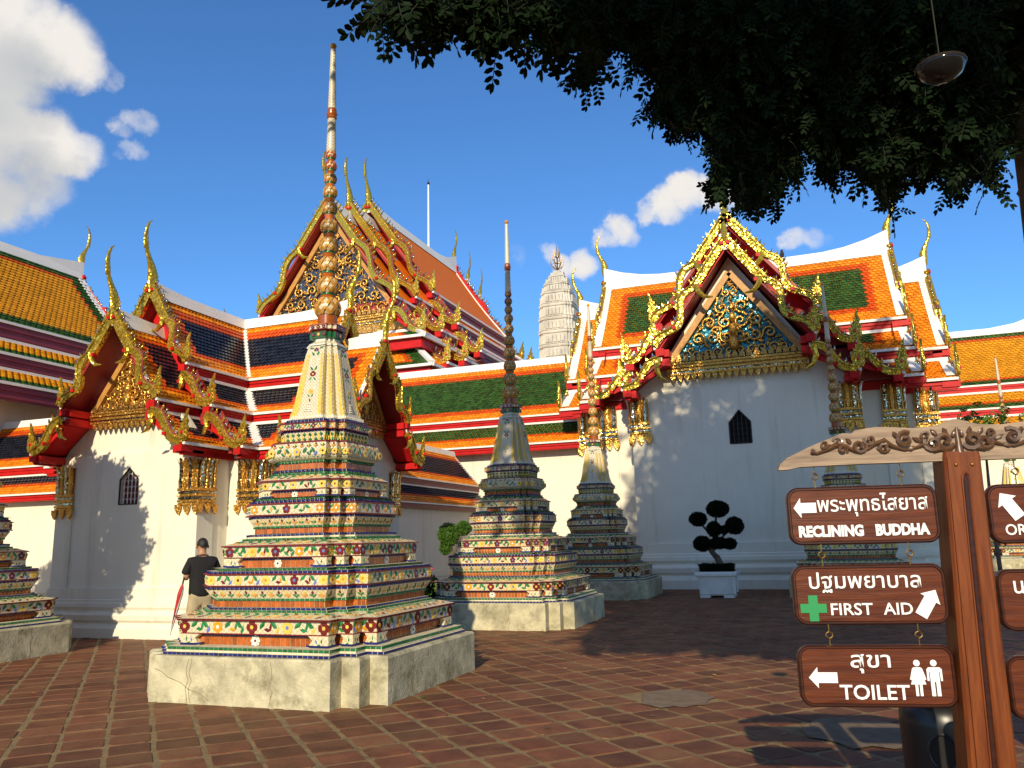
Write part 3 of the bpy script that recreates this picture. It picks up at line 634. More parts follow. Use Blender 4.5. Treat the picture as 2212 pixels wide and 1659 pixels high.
        mb.lathe([(r*.72, -.012), (r*.74, 0), (r*.7, .012)], (cx, cy, zc-h0-.006), 'glaze_green', 12)
        if i == 0: mb.lathe([(.128, 0), (.128, zc-h0-4.352)], (cx, cy, 4.352), 'glaze_brown', 16)
        if i+1 < len(SPIRE):
            rn = SPIRE[i+1][1]; hn = min(.55*rn*1.5, (zn-zc)*.42)
            mb.lathe([(r*.55, 0), (rn*.68, zn-hn-.012-zc-h1)], (cx, cy, zc+h1-.002), 'glaze_brown', 14)
    mb.lathe([(.05, 6.78), (.068, 6.81), (.064, 6.86), (.056, 7.27), (.06, 7.28)], (cx, cy, 0), 'white_mosaic_fine', 12)
    mb.lathe([(.058, 7.28), (.07, 7.3), (.06, 7.32), (.078, 7.356), (.06, 7.4), (.066, 7.42), (.052, 7.44)], (cx, cy, 0), 'glaze_brown', 12)
    mb.lathe([(.055, 7.44), (.036, 8.34)], (cx, cy, 0), 'white_mosaic_fine', 12); mb.lathe([(.036, 8.335), (.03, 8.35)], (cx, cy, 0), 'glaze_orange', 10)
    mb.blob((cx, cy, 8.39), .048, 'glaze_orange', 10, 8)
    return P, rec
def build_chedi(cx, cy, label, limits):
    t = thing("chedi", (cx, cy, 0), label, "chedi", "mosaic chedis of the courtyard")
    P, rec = chedi_shape(cx, cy)
    for k, mb in P.items():
        o = mb.build(k, t)
        if k in ('spire',): smooth_angle(o, 50)
    for k, r in rec.items(): emit(r, t, k, k + 's' if k != 'leaf' else 'leaves', limits.get(k, 0))
    return t
def copy_thing(t, loc, label):
    r = t.copy(); COL.objects.link(r); r.location = loc; r['label'] = label
    for ch in list(t.children):
        c = ch.copy(); COL.objects.link(c); c.parent = r
        for g in list(ch.children):
            d = g.copy(); COL.objects.link(d); d.parent = c
    return r
# ------------------------------------------------------------------ temple buildings
def tile_tpl(mat):
    mb = MB(); o = [(-.47, .6, 0), (-.47, -.16, .2), (-.31, -.4, .25), (0, -.54, .28), (.31, -.4, .25), (.47, -.16, .2), (.47, .6, 0)]
    mb.poly(o, mat)
    for i in range(1, 5): p, q = o[i], o[i+1]; mb.poly([(p[0], p[1], p[2]-.22), (q[0], q[1], q[2]-.22), q, p], mat)
    return TPL("roof_tile", mb)
RT = {k: tile_tpl(k) for k in ('tile_orange', 'tile_red', 'tile_green', 'tile_blue', 'tile_amber', 'tile_brick')}
def spike_tpl():
    mb = MB(); mb.prism([(-.24, 0), (.2, 0), (.22, .35), (.1, .62), (.24, 1.0), (-.08, .74), (-.26, .38)], (0, 0, 0), (1, 0, 0), (0, 1, 0), (0, 0, 1), .3, 'gold_mosaic_fine'); return TPL("roof_spike", mb)
def spike_tpl2():  # silvery copy of the gold spike, alternated to give the row white glints
    mb = MB(); mb.prism([(-.24, 0), (.2, 0), (.22, .35), (.1, .62), (.24, 1.0), (-.08, .74), (-.26, .38)], (0, 0, 0), (1, 0, 0), (0, 1, 0), (0, 0, 1), .3, 'mirror_mosaic'); return TPL("roof_spike", mb)
SPK = spike_tpl(); SPK2 = spike_tpl2()
FLAME = [(-.3, 0), (-.1, -.08), (.2, -.06), (.32, .1), (.24, .24), (.34, .34), (.22, .46), (.3, .58), (.17, .7), (.24, 1.0), (.05, .8), (.0, .6), (-.08, .68), (-.1, .48), (-.22, .54), (-.2, .3), (-.36, .34), (-.32, .12)]
def flame_tpl():
    mb = MB(); mb.prism(FLAME, (0, 0, 0), (1, 0, 0), (0, 1, 0), (0, 0, 1), .13, 'gold_mosaic')
    mb.prism([(x*.62+.02, y*.6+.02) for x, y in FLAME], (0, 0, .09), (1, 0, 0), (0, 1, 0), (0, 0, 1), .07, 'gold_mosaic_fine')
    mb.blob((-.02, .2, .13), .1, 'jewel_red', 8, 6, (.8, .8, 1)); return TPL("flame_finial", mb)
FLM = flame_tpl()
def pendant_tpl(mat):
    mb = MB(); o = [(-.5, 1), (.5, 1), (.42, .5), (.1, 0), (-.2, .22), (-.48, .6)]
    mb.prism(o, (0, 0, 0), (1, 0, 0), (0, 1, 0), (0, 0, 1), .5, mat); return TPL("pendant_leaf", mb)
PND = {k: pendant_tpl(k) for k in ('gilt', 'gilt_dark')}
def purlin_tpl():
    mb = MB(); mb.boxm(Matrix.Identity(4), 'red_paint'); return TPL("purlin_end", mb)
PUR = purlin_tpl()
class Bld:
    def __init__(s, name, loc, label, cat, S=1.0, group=None):
        s.t = thing(name, loc, label, cat, group); s.S = S
        s.rec = {'roof_tile': [], 'roof_spike': [], 'flame_finial': [], 'pendant_leaf': [], 'purlin_end': []}
        s.roof = MB(); s.trim = MB(); s.fascia = MB(); s.soffit = MB(); s.wall = MB(); s.gold = MB(); s.cap = MB(); s.pil = MB()
    def finish(s, tiles=0, wall='wall'):
        for n_, mb in (('roof', s.roof), ('white_edging', s.trim), ('red_fascia', s.fascia), ('soffit', s.soffit), (wall, s.wall), ('wall_pilaster', s.pil), ('pilaster_capital', s.cap)):
            if mb.f: o = mb.build(n_, s.t)
        lim = {'roof_tile': tiles, 'roof_spike': 300, 'flame_finial': 300, 'pendant_leaf': 200, 'purlin_end': 200}
        for k, r in s.rec.items(): emit(r, s.t, k, {'roof_tile': 'roof_tiles', 'pendant_leaf': 'pendant_leaves'}.get(k, k + 's'), lim[k])
def W3(C, d, l, t, x, z): return Vector((C[0]+d[0]*t+l[0]*x, C[1]+d[1]*t+l[1]*x, z))
def rpt(lay, f, sag):
    """point on a slope: f from 0 (top) to 1 (eave), slightly hollow"""
    xi, zi, xo, zo = lay; return lerp(xi, xo, f), lerp(zi, zo, f) - sag*math.sin(math.pi*f)
def roof_layer(b, C, d, l, t0, t1, lay, sag=.0, mat='tile_orange', tiles=None, sides=(1, -1), cross=False, top_white=False, verge0=False, verge1=True, under=True, vw=None):
    """one slope on each side of a ridge; tiles = (width, exposure, colour rule, sides with tiles)"""
    S = b.S; xi, zi, xo, zo = lay; dv = Vector((d[0], d[1], 0)); n = 5
    vw = .16*S if vw is None else vw
    for sd_ in sides:
        rows = []
        for i in range(n+1):
            x, z = rpt(lay, i/n, sag); rows.append([W3(C, d, l, t0, sd_*x, z), W3(C, d, l, t1, sd_*x, z)])
        b.roof.grid(rows, mat)
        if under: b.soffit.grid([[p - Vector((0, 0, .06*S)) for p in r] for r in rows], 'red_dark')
        # white eave board and, on the next storey down, a white top line
        e0, e1 = W3(C, d, l, t0, sd_*(xo+.02*S), zo-.02*S), W3(C, d, l, t1, sd_*(xo+.02*S), zo-.02*S)
        b.trim.bar(e0, e1, .07*S, .05*S, 'white_trim')
        if top_white: b.trim.bar(W3(C, d, l, t0, sd_*(xi+.03*S), zi+.015*S), W3(C, d, l, t1, sd_*(xi+.03*S), zi+.015*S), .1*S, .06*S, 'white_trim')
        for vt, on in ((t0, verge0), (t1, verge1)):
            if not on: continue
            ins = -1 if vt == t1 else 1
            for i in range(n):
                a0, a1 = rpt(lay, i/n, sag), rpt(lay, (i+1)/n, sag)
                q = [W3(C, d, l, vt, sd_*a0[0], a0[1]+.05*S), W3(C, d, l, vt, sd_*a1[0], a1[1]+.05*S), W3(C, d, l, vt+ins*vw, sd_*a1[0], a1[1]+.05*S), W3(C, d, l, vt+ins*vw, sd_*a0[0], a0[1]+.05*S)]
                b.trim.poly(q, 'white_trim'); b.trim.poly([q[3], q[2], q[2]-Vector((0, 0, .06*S)), q[3]-Vector((0, 0, .06*S))], 'white_trim')
                b.trim.poly([q[0], q[1], q[1]-Vector((0, 0, .1*S)), q[0]-Vector((0, 0, .1*S))], 'red_dark')
        if tiles and sd_ in tiles[3]:
            tw, ex, rule, _ = tiles; L = math.hypot(xo-xi, zo-zi); nr = max(1, int(L/ex)); nc = int((t1-t0)/tw)
            for r in range(nr):
                f = (r+.5)/nr; x, z = rpt(lay, f, sag); xa, za = rpt(lay, max(0, f-.04), sag); xb, zb = rpt(lay, min(1, f+.04), sag)
                up = Vector((l[0]*sd_*(xa-xb), l[1]*sd_*(xa-xb), za-zb)).normalized(); nn = dv.cross(up); ax = dv
                if nn.z < 0: nn = -nn; ax = -dv
                for c in range(nc+1):
                    t = t0 + tw*(c + (.5 if r % 2 else 0))
                    if t > t1 - tw*.3 or t < t0 + tw*.3: continue
                    if cross and abs(t) < x - tw*.5: continue
                    mt = rule(t, f*L, L, t0, t1)
                    b.rec['roof_tile'].append((RT[mt], frame(W3(C, d, l, t, sd_*x, z) + nn*.004*S, ax, up, nn, tw, ex*1.25, tw*1.1)))
def fascia(b, C, d, l, t0, t1, x, z_hi, z_lo, sides=(1, -1), mat='red_paint'):
    for sd_ in sides:
        h = z_hi-z_lo; zc = (z_hi+z_lo)/2
        for k, (dx, hh, zz) in enumerate(((0, h, zc), (.025*b.S, h*.3, z_lo+h*.75), (.012*b.S, h*.16, z_lo+h*.2))):
            b.fascia.bar(W3(C, d, l, t0, sd_*(x+dx), zz), W3(C, d, l, t1, sd_*(x+dx), zz), .08*b.S, hh, mat)
def ridge(b, C, d, l, t0, t1, z, lift0=0, lift1=0, w=.11):
    S = b.S; N = 14; rows = []; run = 1.5*S
    for i in range(N+1):
        t = lerp(t0, t1, i/N); a = max(0, 1-(t-t0)/run)**2*lift0 if lift0 else 0; c = max(0, 1-(t1-t)/run)**2*lift1 if lift1 else 0
        top = z + .1*S + a + c; w_ = w*S
        rows.append([W3(C, d, l, t, -w_*1.25, z-.14*S), W3(C, d, l, t, -w_, z+.0*S), W3(C, d, l, t, -w_*.8, top), W3(C, d, l, t, w_*.8, top), W3(C, d, l, t, w_, z+.0*S), W3(C, d, l, t, w_*1.25, z-.14*S)])
    b.trim.grid(rows, 'white_trim'); b.trim.poly(rows[0], 'white_trim'); b.trim.poly(rows[-1][::-1], 'white_trim')
def chofa(b, C, d, t, z, h, mat='gold_mosaic'):
    """the slender horn at a gable's peak; it leans out, then sweeps up"""
    mb = MB(); P = [(0, -.1), (.0, .05), (-.01, .16), (.03, .3), (.09, .42), (.135, .52), (.16, .62), (.17, .74), (.16, .86), (.12, .95), (.07, 1.0)]
    rr = [.05, .075, .085, .06, .04, .032, .042, .034, .026, .017, .006]
    pth = [Vector((C[0]+d[0]*(t+p[0]*h), C[1]+d[1]*(t+p[0]*h), z+p[1]*h)) for p in P]
    mb.tube(pth, [r*h for r in rr], mat, 8, flat=.75, up=(d[0], d[1], 0))
    bk = Vector((C[0]+d[0]*(t+.19*h), C[1]+d[1]*(t+.19*h), z+.54*h)); mb.tube([pth[6], bk], [.035*h, .012*h], mat, 6)
    o = mb.build("horn_finial", b.t); smooth_angle(o, 50)
def verge(b, C, d, l, t, layers, lift, sides=(1, -1), spikes=True, flames=True, fh=.54, detail=True, mat='gold_mosaic', sp=.12, drop=0.0):
    """gilded bargeboards of one gable: straight board, then the undulating serpent body, spikes, flame finials"""
    S = b.S; dv = Vector((d[0], d[1], 0)); th = .1*S; C = (C[0], C[1])
    for k, (xi, zi, xo, zo) in enumerate(layers):
        for sd_ in sides:
            z0 = zi + (lift if k == 0 else 0); lv = Vector((l[0]*sd_, l[1]*sd_, 0))
            L = math.hypot(xo-xi, zo-z0); dn = (lv*(xo-xi) + Vector((0, 0, zo-z0))).normalized(); nn = (lv*(z0-zo) + Vector((0, 0, xo-xi))).normalized()
            O = W3(C, d, l, t, sd_*xi, z0); hh = (.16 if S < 1.4 else .125)*S; N = 26; rows = []; cen = []
            for i in range(N+1):
                f = i/N
                if k == 0:
                    wv = 0 if f < .45 else .1*S*math.sin((f-.45)/.55*math.pi*2.7) - .07*S*(f-.45)
                    hk = hh*(1.25 if f < .45 else 1.0)
                else: wv = .075*S*math.sin(f*math.pi*1.9+.3); hk = hh*1.0
                p = O + dn*(f*L) + nn*(wv-drop*S); cen.append((p, f))
                rows.append([p+nn*hk/2-dv*th/2, p+nn*hk/2+dv*th/2, p-nn*hk/2+dv*th/2*.8, p-nn*hk/2-dv*th/2])
            mb = MB(); mb.grid(rows, mat, closed=True); mb.poly(rows[0][::-1], mat); mb.poly(rows[-1], mat)
            # raised edge roll and the serpent's neck hanging below the bend
            mb.tube([r[1]*.5+r[2]*.5+dv*.01*S + nn*hh*.34 for r in rows], .02*S, 'gold_mosaic_fine', 5)
            if k == 0 or detail:
                p = O + dn*(L*(.42 if k == 0 else .08)); q = [p - nn*.02*S, p - nn*.12*S + dn*.1*S, p - nn*.27*S + dn*.13*S, p - nn*.4*S + dn*.06*S]
                mb.tube([x + dv*.04*S for x in q], [.06*S, .055*S, .04*S, .012*S], mat, 6)
            mb.build("bargeboard", b.t)
            mb2 = MB(); mb2.tube([c_[0] + nn*hh*.5 for c_ in cen], .022*S, 'maroon_paint', 5); mb2.build('spike_rail', b.t)
            if spikes:
                n_ = max(2, int(L/(sp*S)))
                for i in range(n_):
                    f = (i+.6)/n_; j = min(N, int(f*N)); p = cen[j][0] + nn*hh*.45
                    if f > .93: continue
                    b.rec['roof_spike'].append((SPK if i % 2 else SPK2, frame(p, -dn, nn, dv if dv.cross(-dn).dot(nn) > 0 else -dv, sp*.85*S, (.13 if S < 1.4 else .1 if S < 2 else .15)*S, .1*S)))
            if flames:
                p = W3(C, d, l, t, sd_*(xo+.02*S), zo+.06*S); h = fh*S
                b.rec['flame_finial'].append((FLM, frame(p, lv, (0, 0, 1), dv, h*.6, h, h*.6)))
            for f in ((.02, .42, .8) if k == 0 else (.1, .6)):
                p = O + dn*(f*L) - nn*.1*S + dv*.03*S
                b.rec['purlin_end'].append((PUR, frame(p, lv, (0, 0, 1), dv, .07*S, .06*S, .1*S)))
            # the red beam end under the flame
            b.fascia.boxm(Matrix.Translation(W3(C, d, l, t-.12*S, sd_*(xo-.06*S), zo-.1*S)), 'red_paint', .15*S if l[0] else .3*S, .3*S if l[0] else .15*S, .13*S)
            # red underside board behind the gilt
            q = [W3(C, d, l, t-.03*S, sd_*xi, z0-.06*S), W3(C, d, l, t-.03*S, sd_*xo, zo-.06*S), W3(C, d, l, t-.03*S, sd_*xo, zo-.12*S), W3(C, d, l, t-.03*S, sd_*xi, z0-.2*S)]
            b.soffit.poly(q, 'red_paint')
def spiral(c, ex, ey, r, turns, a0, dirn, out, n=16):
    return [c + ex*(r*(1-.86*i/n)*math.cos(a0+dirn*turns*2*math.pi*i/n)) + ey*(r*(1-.86*i/n)*math.sin(a0+dirn*turns*2*math.pi*i/n)) + out*(.02*i/n) for i in range(n+1)]
def pediment(b, C, d, l, t, zb, hw, za, style):
    """carved gable: field, frame, scrolls, base moulding and a fringe of hanging leaves"""
    S = b.S; dv = Vector((d[0], d[1], 0)); lv = Vector((l[0], l[1], 0)); up = Vector((0, 0, 1)); mb = MB()
    P = lambda x, z, e=0: W3(C, d, l, t+e, x, z)
    field = 'blue_mosaic' if style == 'blue' else 'dark_mosaic' if style == 'dark' else 'gilt_dark'
    mb.poly([P(-hw, zb, .02), P(hw, zb, .02), P(0, za, .02)], field)
    o = mb.build("pediment", b.t)
    fr = MB()
    for s_ in (1, -1): fr.bar(P(s_*hw, zb, .05*S), P(0, za, .05*S), .11*S, .1*S, 'gable_wood', up=dv)
    fr.build("gable_frame", b.t)
    sc = MB(); R = random.Random(5); H = za-zb
    n_row = 5 if style != 'dark' else 7
    for r in range(n_row):
        z = zb + H*(r+.55)/(n_row+.9); w = hw*(1-(z-zb)/H) - .12*S; k = max(1, int(w/(.19*S if style != 'dark' else .3*S)))
        for i in range(k):
            x = w*(i+.5)/k; rad = min(.13*S, w/k*.5, H*.09)
            for s_ in (1, -1):
                c = P(s_*x, z, .06*S); a0 = R.uniform(0, 6.28)
                sc.tube(spiral(c, lv*s_, up, rad, 1.35, a0, 1 if i % 2 else -1, dv), [rad*.2]*12 + [rad*.17]*5, 'gilt', 5)
                for q in range(3):
                    a = a0 + q*2.1; e = c + lv*s_*math.cos(a)*rad*1.05 + up*math.sin(a)*rad*1.05
                    sc.tube([e, e + (lv*s_*math.cos(a+.7) + up*math.sin(a+.7))*rad*.55 + dv*.015*S, e + (lv*s_*math.cos(a+1.2) + up*math.sin(a+1.2))*rad*.9], [rad*.2, rad*.16, .004], 'gilt', 5)
    for q in range(90 if style != 'dark' else 420):
        zz = R.random()**1.4*.9; x = R.uniform(-1, 1)*(hw*(1-zz)-.12*S)
        if abs(x) > hw*(1-zz)-.1*S: continue
        c = P(x, zb+H*zz, .045*S); a = R.uniform(0, 6.28); r_ = R.uniform(.03, .06)*S
        sc.tube([c, c + (lv*math.cos(a) + up*math.sin(a))*r_ + dv*.02*S, c + (lv*math.cos(a+.6) + up*math.sin(a+.6))*r_*1.9], [.014*S, .016*S, .003], 'gilt_dark' if q % 3 else 'gilt', 4, caps=False)
    for z, r in ((.18, .16), (.34, .13), (.48, .1), (.6, .07), (.7, .05)): sc.blob(P(0, zb+H*z, .07*S), r*S*.8, 'gilt', 8, 6, (.8, .8, 1.2))
    o = sc.build("gilt_carving", b.t, smooth=True)
    # base moulding
    mo = MB(); hb = .085*S
    for z, e, m_ in ((-.02, .1, 'gilt'), (-.35, .07, 'gilt_dark'), (-.7, .12, 'gilt'), (-1.1, .08, 'gilt_dark'), (-1.5, .11, 'gilt'), (-1.9, .08, 'mirror_mosaic'), (-2.3, .1, 'gilt')):
        a, c = P(-hw*1.04, zb+z*hb, e*S*.5), P(hw*1.04, zb+z*hb, e*S*.5); mo.bar(a, c, e*S, hb*.42, m_, up=(0, 0, 1))
    mo.build("gable_moulding", b.t)
    n_ = int(2*hw/(.125*S))
    for i in range(n_):
        x = -hw + 2*hw*(i+.5)/n_
        b.rec['pendant_leaf'].append((PND['gilt'], frame(P(x, zb-2.5*hb-.12*S, .07*S), lv, up, dv, .1*S, .13*S, .05*S)))
        b.rec['pendant_leaf'].append((PND['gilt_dark'], frame(P(x, zb+.16*S, .1*S), lv, -up, dv, .1*S, .13*S, .05*S)))
def capital(b, O, x, n, w, z0, z1, mat='gilt'):
    """gilded lotus capital on one face of a pilaster; O is the face's middle, n its outward normal"""
    S = b.S; H = z1-z0; mb = b.cap; O = Vector(O); x = Vector(x); n = Vector(n); up = Vector((0, 0, 1))
    for f0, f1, e, m_ in ((.0, .05, .03, mat), (.06, .11, .05, mat), (.12, .17, .03, 'mirror_mosaic'), (.18, .235, .06, mat), (.245, .29, .035, 'mirror_mosaic'), (.30, .36, .06, mat)):
        c = O + up*(z0+H*(f0+f1)/2-O.z); mb.boxm(Matrix.Translation(c), m_, *(abs(x[i])*w*1.06 + abs(n[i])*e*2*S for i in range(2)), H*(f1-f0))
    k = max(3, round(w/(.11*S)))
    for i in range(k):
        c = O + x*(w*((i+.5)/k-.5)); r = w/k*.46
        pth = [c + up*(z0+H*f-O.z) + n*(e*S) for f, e in ((.36, .02), (.5, .025), (.75, .03), (.92, .05), (1.0, .1))]
        mb.tube(pth, [r*.8, r, r*.95, r*.9, r*.3], 'mirror_mosaic' if i % 2 == 0 else mat, 6)
        for s_ in (-1, 1):
            mb.tube([c + x*(s_*r) + up*(z0+H*.36-O.z) + n*.03*S, c + x*(s_*r*.9) + up*(z0+H*.52-O.z) + n*.05*S, c + up*(z0+H*.64-O.z) + n*.06*S], [r*.3, r*.28, .003], mat, 4)
            mb.tube([c + x*(s_*r*1.0) + up*(z0+H*.55-O.z) + n*.03*S, c + x*(s_*r*1.0) + up*(z0+H*.85-O.z) + n*.04*S, c + x*(s_*r*1.2) + up*(z0+H*1.0-O.z) + n*.12*S], [r*.2, r*.22, .003], mat, 4)
    kp = max(2, round(w/(.17*S)))
    for i in range(kp+1): b.rec['pendant_leaf'].append((PND[mat], frame(O + x*(w*(i/kp-.5)*.94) + up*(z0-.17*S-O.z) + n*.045*S, x, up, n, .14*S, .18*S, .06*S)))
def crossplan(C, body, ahw, ad, e, z):
    B, a, D = body+e, ahw+e, ad+e; q = [(-a, -D), (a, -D), (a, -B), (B, -B), (B, -a)]
    out = []
    for k in range(4):
        c, s = (1, 0, -1, 0)[k], (0, 1, 0, -1)[k]
        out += [(C[0]+x*c-y*s, C[1]+x*s+y*c, z) for x, y in q]
    return out
def grille_window(b, C, x, y, z0, z1, zp, w, void, nrm=(0, -1, 0)):
    """pointed window in the front wall: dark recess with a gilt iron grille"""
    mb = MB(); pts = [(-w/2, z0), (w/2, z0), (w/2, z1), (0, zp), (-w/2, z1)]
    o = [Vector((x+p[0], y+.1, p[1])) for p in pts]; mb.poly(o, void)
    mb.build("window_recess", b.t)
    gm = 'iron' if void == 'dark_void' else 'white_trim'
    fr = MB(); f = [Vector((x+p[0], y+.004, p[1])) for p in pts]
    for i in range(5): fr.bar(f[i], f[(i+1) % 5], .022*b.S, .022*b.S, 'iron')
    n_ = 5
    for i in range(1, n_): 
        xx = -w/2+w*i/n_; zt = lerp(z1, zp, 1-abs(xx)/(w/2)); fr.bar((x+xx, y+.03, z0), (x+xx, y+.03, zt-.01), .012*b.S, .012*b.S, gm)
    for i in range(n_):
        for j in range(4):
            c = Vector((x-w/2+w*(i+.5)/n_, y+.028, z0+(z1-z0)*(j+.5)/4)); r = w/n_*.42
            fr.tube([c + Vector((math.cos(a)*r, 0, math.sin(a)*r*1.3)) for a in (0, .8, 1.57, 2.4, 3.14)], .005*b.S, gm, 4)
    fr.tube([(x-w*.3, y+.03, z1), (x, y+.03, zp-.1*b.S), (x+w*.3, y+.03, z1)], .008*b.S, gm, 4)
    fr.build("window_grille", b.t)
def cross_building(b, C, p):
    S = b.S; AX = (((0, 1), (1, 0)), ((1, 0), (0, 1)))
    A, Bt = p['A'], p['B']; DA, DB, DW = p['DA'], p['DB'], p['DW']; body, ahw = p['body'], p['ahw']; lift = p['lift']
    zE = A[-1][3]; sag = .05*S
    # walls: a square body with an arm on each side
    w = b.wall
    w.box(C[0]-body, C[0]+body, C[1]-body, C[1]+body, 0, zE-.05*S, 'white_wall')
    w.box(C[0]-A[0][2]+.1, C[0]+A[0][2]-.1, C[1]-A[0][2]+.1, C[1]+A[0][2]-.1, zE-.04*S, A[1][1], 'red_dark')
    th = .22
    for (dx, dy) in ((1, 0), (-1, 0), (0, 1)):
        if dx: x0, x1 = sorted((C[0]+dx*(body-.02), C[0]+dx*DW)); w.box(x0, x1, C[1]-ahw, C[1]+ahw, 0, Bt[-1][3]-.04*S, 'white_wall')
        else: w.box(C[0]-ahw, C[0]+ahw, C[1]+body-.02, C[1]+DW, 0, Bt[-1][3]-.04*S, 'white_wall')
    yf = C[1]-DW; zt = Bt[-1][3]-.04*S
    w.box(C[0]-ahw, C[0]+ahw, yf+th, C[1]-body+.02, 0, zt, 'white_wall')
    wx, wz0, wz1, wzp, ww = p['win']
    for x0, x1, z0, z1 in ((C[0]-ahw, wx-ww/2, 0, zt), (wx+ww/2, C[0]+ahw, 0, zt), (wx-ww/2, wx+ww/2, 0, wz0), (wx-ww/2, wx+ww/2, wzp, zt)): w.box(x0, x1, yf, yf+th, z0, z1, 'white_wall')
    for s_ in (1, -1): w.prism([(s_*ww/2, wz1), (s_*ww/2, wzp), (0, wzp)], (wx, yf+th/2, 0), (1, 0, 0), (0, 0, 1), (0, 1, 0), th, 'white_wall')
    grille_window(b, C, wx, yf, wz0, wz1, wzp, ww, p['void'])
    for (d, l) in AX:
        for s_ in (1, -1):
            dd = (d[0]*s_, d[1]*s_); pg = [(x, z) for x, z in ((-ahw, zt), (ahw, zt), (Bt[0][2]*.86, Bt[0][3]+.02), (0, Bt[0][1]-.12*S), (-Bt[0][2]*.86, Bt[0][3]+.02))]
            w.prism(pg, W3(C, dd, l, DW-.16, 0, 0), (l[0], l[1], 0), (0, 0, 1), (dd[0], dd[1], 0), .2, 'white_wall')
    # base mouldings round the whole plan
    hb = p['base']; prof = [(0, .2), (.2, .2), (.2, .17), (.26, .15), (.29, .12), (.31, .12), (.36, .16), (.46, .17), (.5, .14), (.53, .1), (.56, .1), (.62, .13), (.7, .12), (.72, .09), (.76, .09), (.78, .06), (1.0, .055), (1.005, 0)]
    rows = [crossplan(C, body, ahw, DW, e*p['bs'], max(-.05, f*hb) if f else -.05) for f, e in prof]; bm = MB(); bm.grid(rows, 'white_wall', closed=True); bm.build("wall_base", b.t)
    # pilasters and capitals at the corners
    zc0, zc1, pw = p['cap']
    for (X, Y) in ((ahw, DW), (body, body)):
        for k in range(4):
            c, s = (1, 0, -1, 0)[k], (0, 1, 0, -1)[k]
            for sx in ((1, -1) if X != Y else (1,)):
                lx, ly = sx*(X-pw/2+.03*S), -(Y-pw/2+.03*S)
                px, py = C[0]+lx*c-ly*s, C[1]+lx*s+ly*c
                if k == 2 and X != Y: continue
                pm = MB(); pm.box(px-pw/2, px+pw/2, py-pw/2, py+pw/2, .02, zc0+.05, 'white_wall'); pm.build('pilaster', b.t); b.cap.box(px-pw/2+.012, px+pw/2-.01, py-pw/2+.01, py+pw/2-.01, zc0+.05, min(zc1, zE)-.03, 'gilt_dark')
                nx, ny = s, -c; O = Vector((px+nx*pw/2, py+ny*pw/2, zc0))
                capital(b, O, (c, s, 0), (nx, ny, 0), pw, zc0, zc1)
                qx, qy = sx*c, sx*s; capital(b, Vector((px+qx*pw/2, py+qy*pw/2, zc0)), (-s, c, 0), (qx, qy, 0), pw, zc0, zc1)
    # roofs
    pal = p['tiles']; tw, ex = p['tile']
    def rule(top, bot, side):
        def f(t, s_, L, t0, t1):
            e = min(s_/top if top else 9, (L-s_)/bot if bot else 9, (t1-t)/side if t1 > 0 and (t1 > abs(t0)*.9 or t0 < 0) else 9, (t-t0)/side if t0 < 0 else 9)
            return pal[0] if e < .72 else pal[1] if e < 1.0 else pal[2]
        return f
    bw = p['bw']
    for ai, (d, l) in enumerate(AX):
        vis = (1, -1)
        for k, lay in enumerate(A):
            roof_layer(b, C, d, l, -DA, DA, lay, sag if k == 0 else sag*.3, pal[0], (tw, ex, rule(bw if k == 0 else 0, bw*.8, bw*1.15), vis), cross=True, top_white=k > 0, verge0=True, verge1=True, vw=p['vw'])
            if k: fascia(b, C, d, l, -DA+.1*S, DA-.1*S, A[k-1][2]-.05*S, A[k-1][3]-.05*S, lay[1]+.04*S)
        fascia(b, C, d, l, -DA+.05, DA-.05, A[-1][2]-.06*S, A[-1][3]-.05*S, A[-1][3]-.22*S)
        ridge(b, C, d, l, -DA, DA, A[0][1], lift[ai], lift[ai])
        for s_ in (1, -1):
            dd = (d[0]*s_, d[1]*s_)
            for k, lay in enumerate(Bt):
                roof_layer(b, C, dd, l, body*.7, DB, lay, sag if k == 0 else sag*.3, pal[0], (tw, ex, rule(bw if k == 0 else 0, bw*.8, bw*1.15), vis), top_white=k > 0, vw=p['vw'])
                if k: fascia(b, C, dd, l, DA*.8, DB-.1*S, Bt[k-1][2]-.05*S, Bt[k-1][3]-.05*S, lay[1]+.04*S)
            fascia(b, C, dd, l, DA*.8, DB-.05, Bt[-1][2]-.06*S, Bt[-1][3]-.05*S, Bt[-1][3]-.22*S)
            ridge(b, C, dd, l, DA-.6*S, DB, Bt[0][1], 0, lift[ai])
            # red infill under the upper gable
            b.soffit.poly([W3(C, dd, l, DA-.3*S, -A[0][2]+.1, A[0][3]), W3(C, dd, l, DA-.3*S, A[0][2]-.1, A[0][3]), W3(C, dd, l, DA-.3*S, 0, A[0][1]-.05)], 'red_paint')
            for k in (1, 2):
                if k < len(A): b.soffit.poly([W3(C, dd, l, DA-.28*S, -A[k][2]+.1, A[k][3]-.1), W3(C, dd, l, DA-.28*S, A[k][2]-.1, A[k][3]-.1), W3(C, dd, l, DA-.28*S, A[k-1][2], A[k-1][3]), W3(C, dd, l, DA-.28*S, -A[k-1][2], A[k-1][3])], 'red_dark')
            if (dd == (0, 1) or dd == (0.0, 1)): continue
            dr = .1 if ai else 0; verge(b, C, dd, l, DA, A, lift[ai]*(.5 if ai else 1), sp=p['sp'], drop=dr); verge(b, C, dd, l, DB, Bt, lift[ai]*(.5 if ai else 1), sp=p['sp'], drop=dr)
            chofa(b, C, dd, DA, A[0][1]+lift[ai], p['chofa']); chofa(b, C, dd, DB, Bt[0][1]+lift[ai], p['chofa']*.96)
            zb, hw, za = p['ped']; pediment(b, C, dd, l, DW+.04, zb, hw, za, p['style'] if dd == (0, -1) else 'gilt')
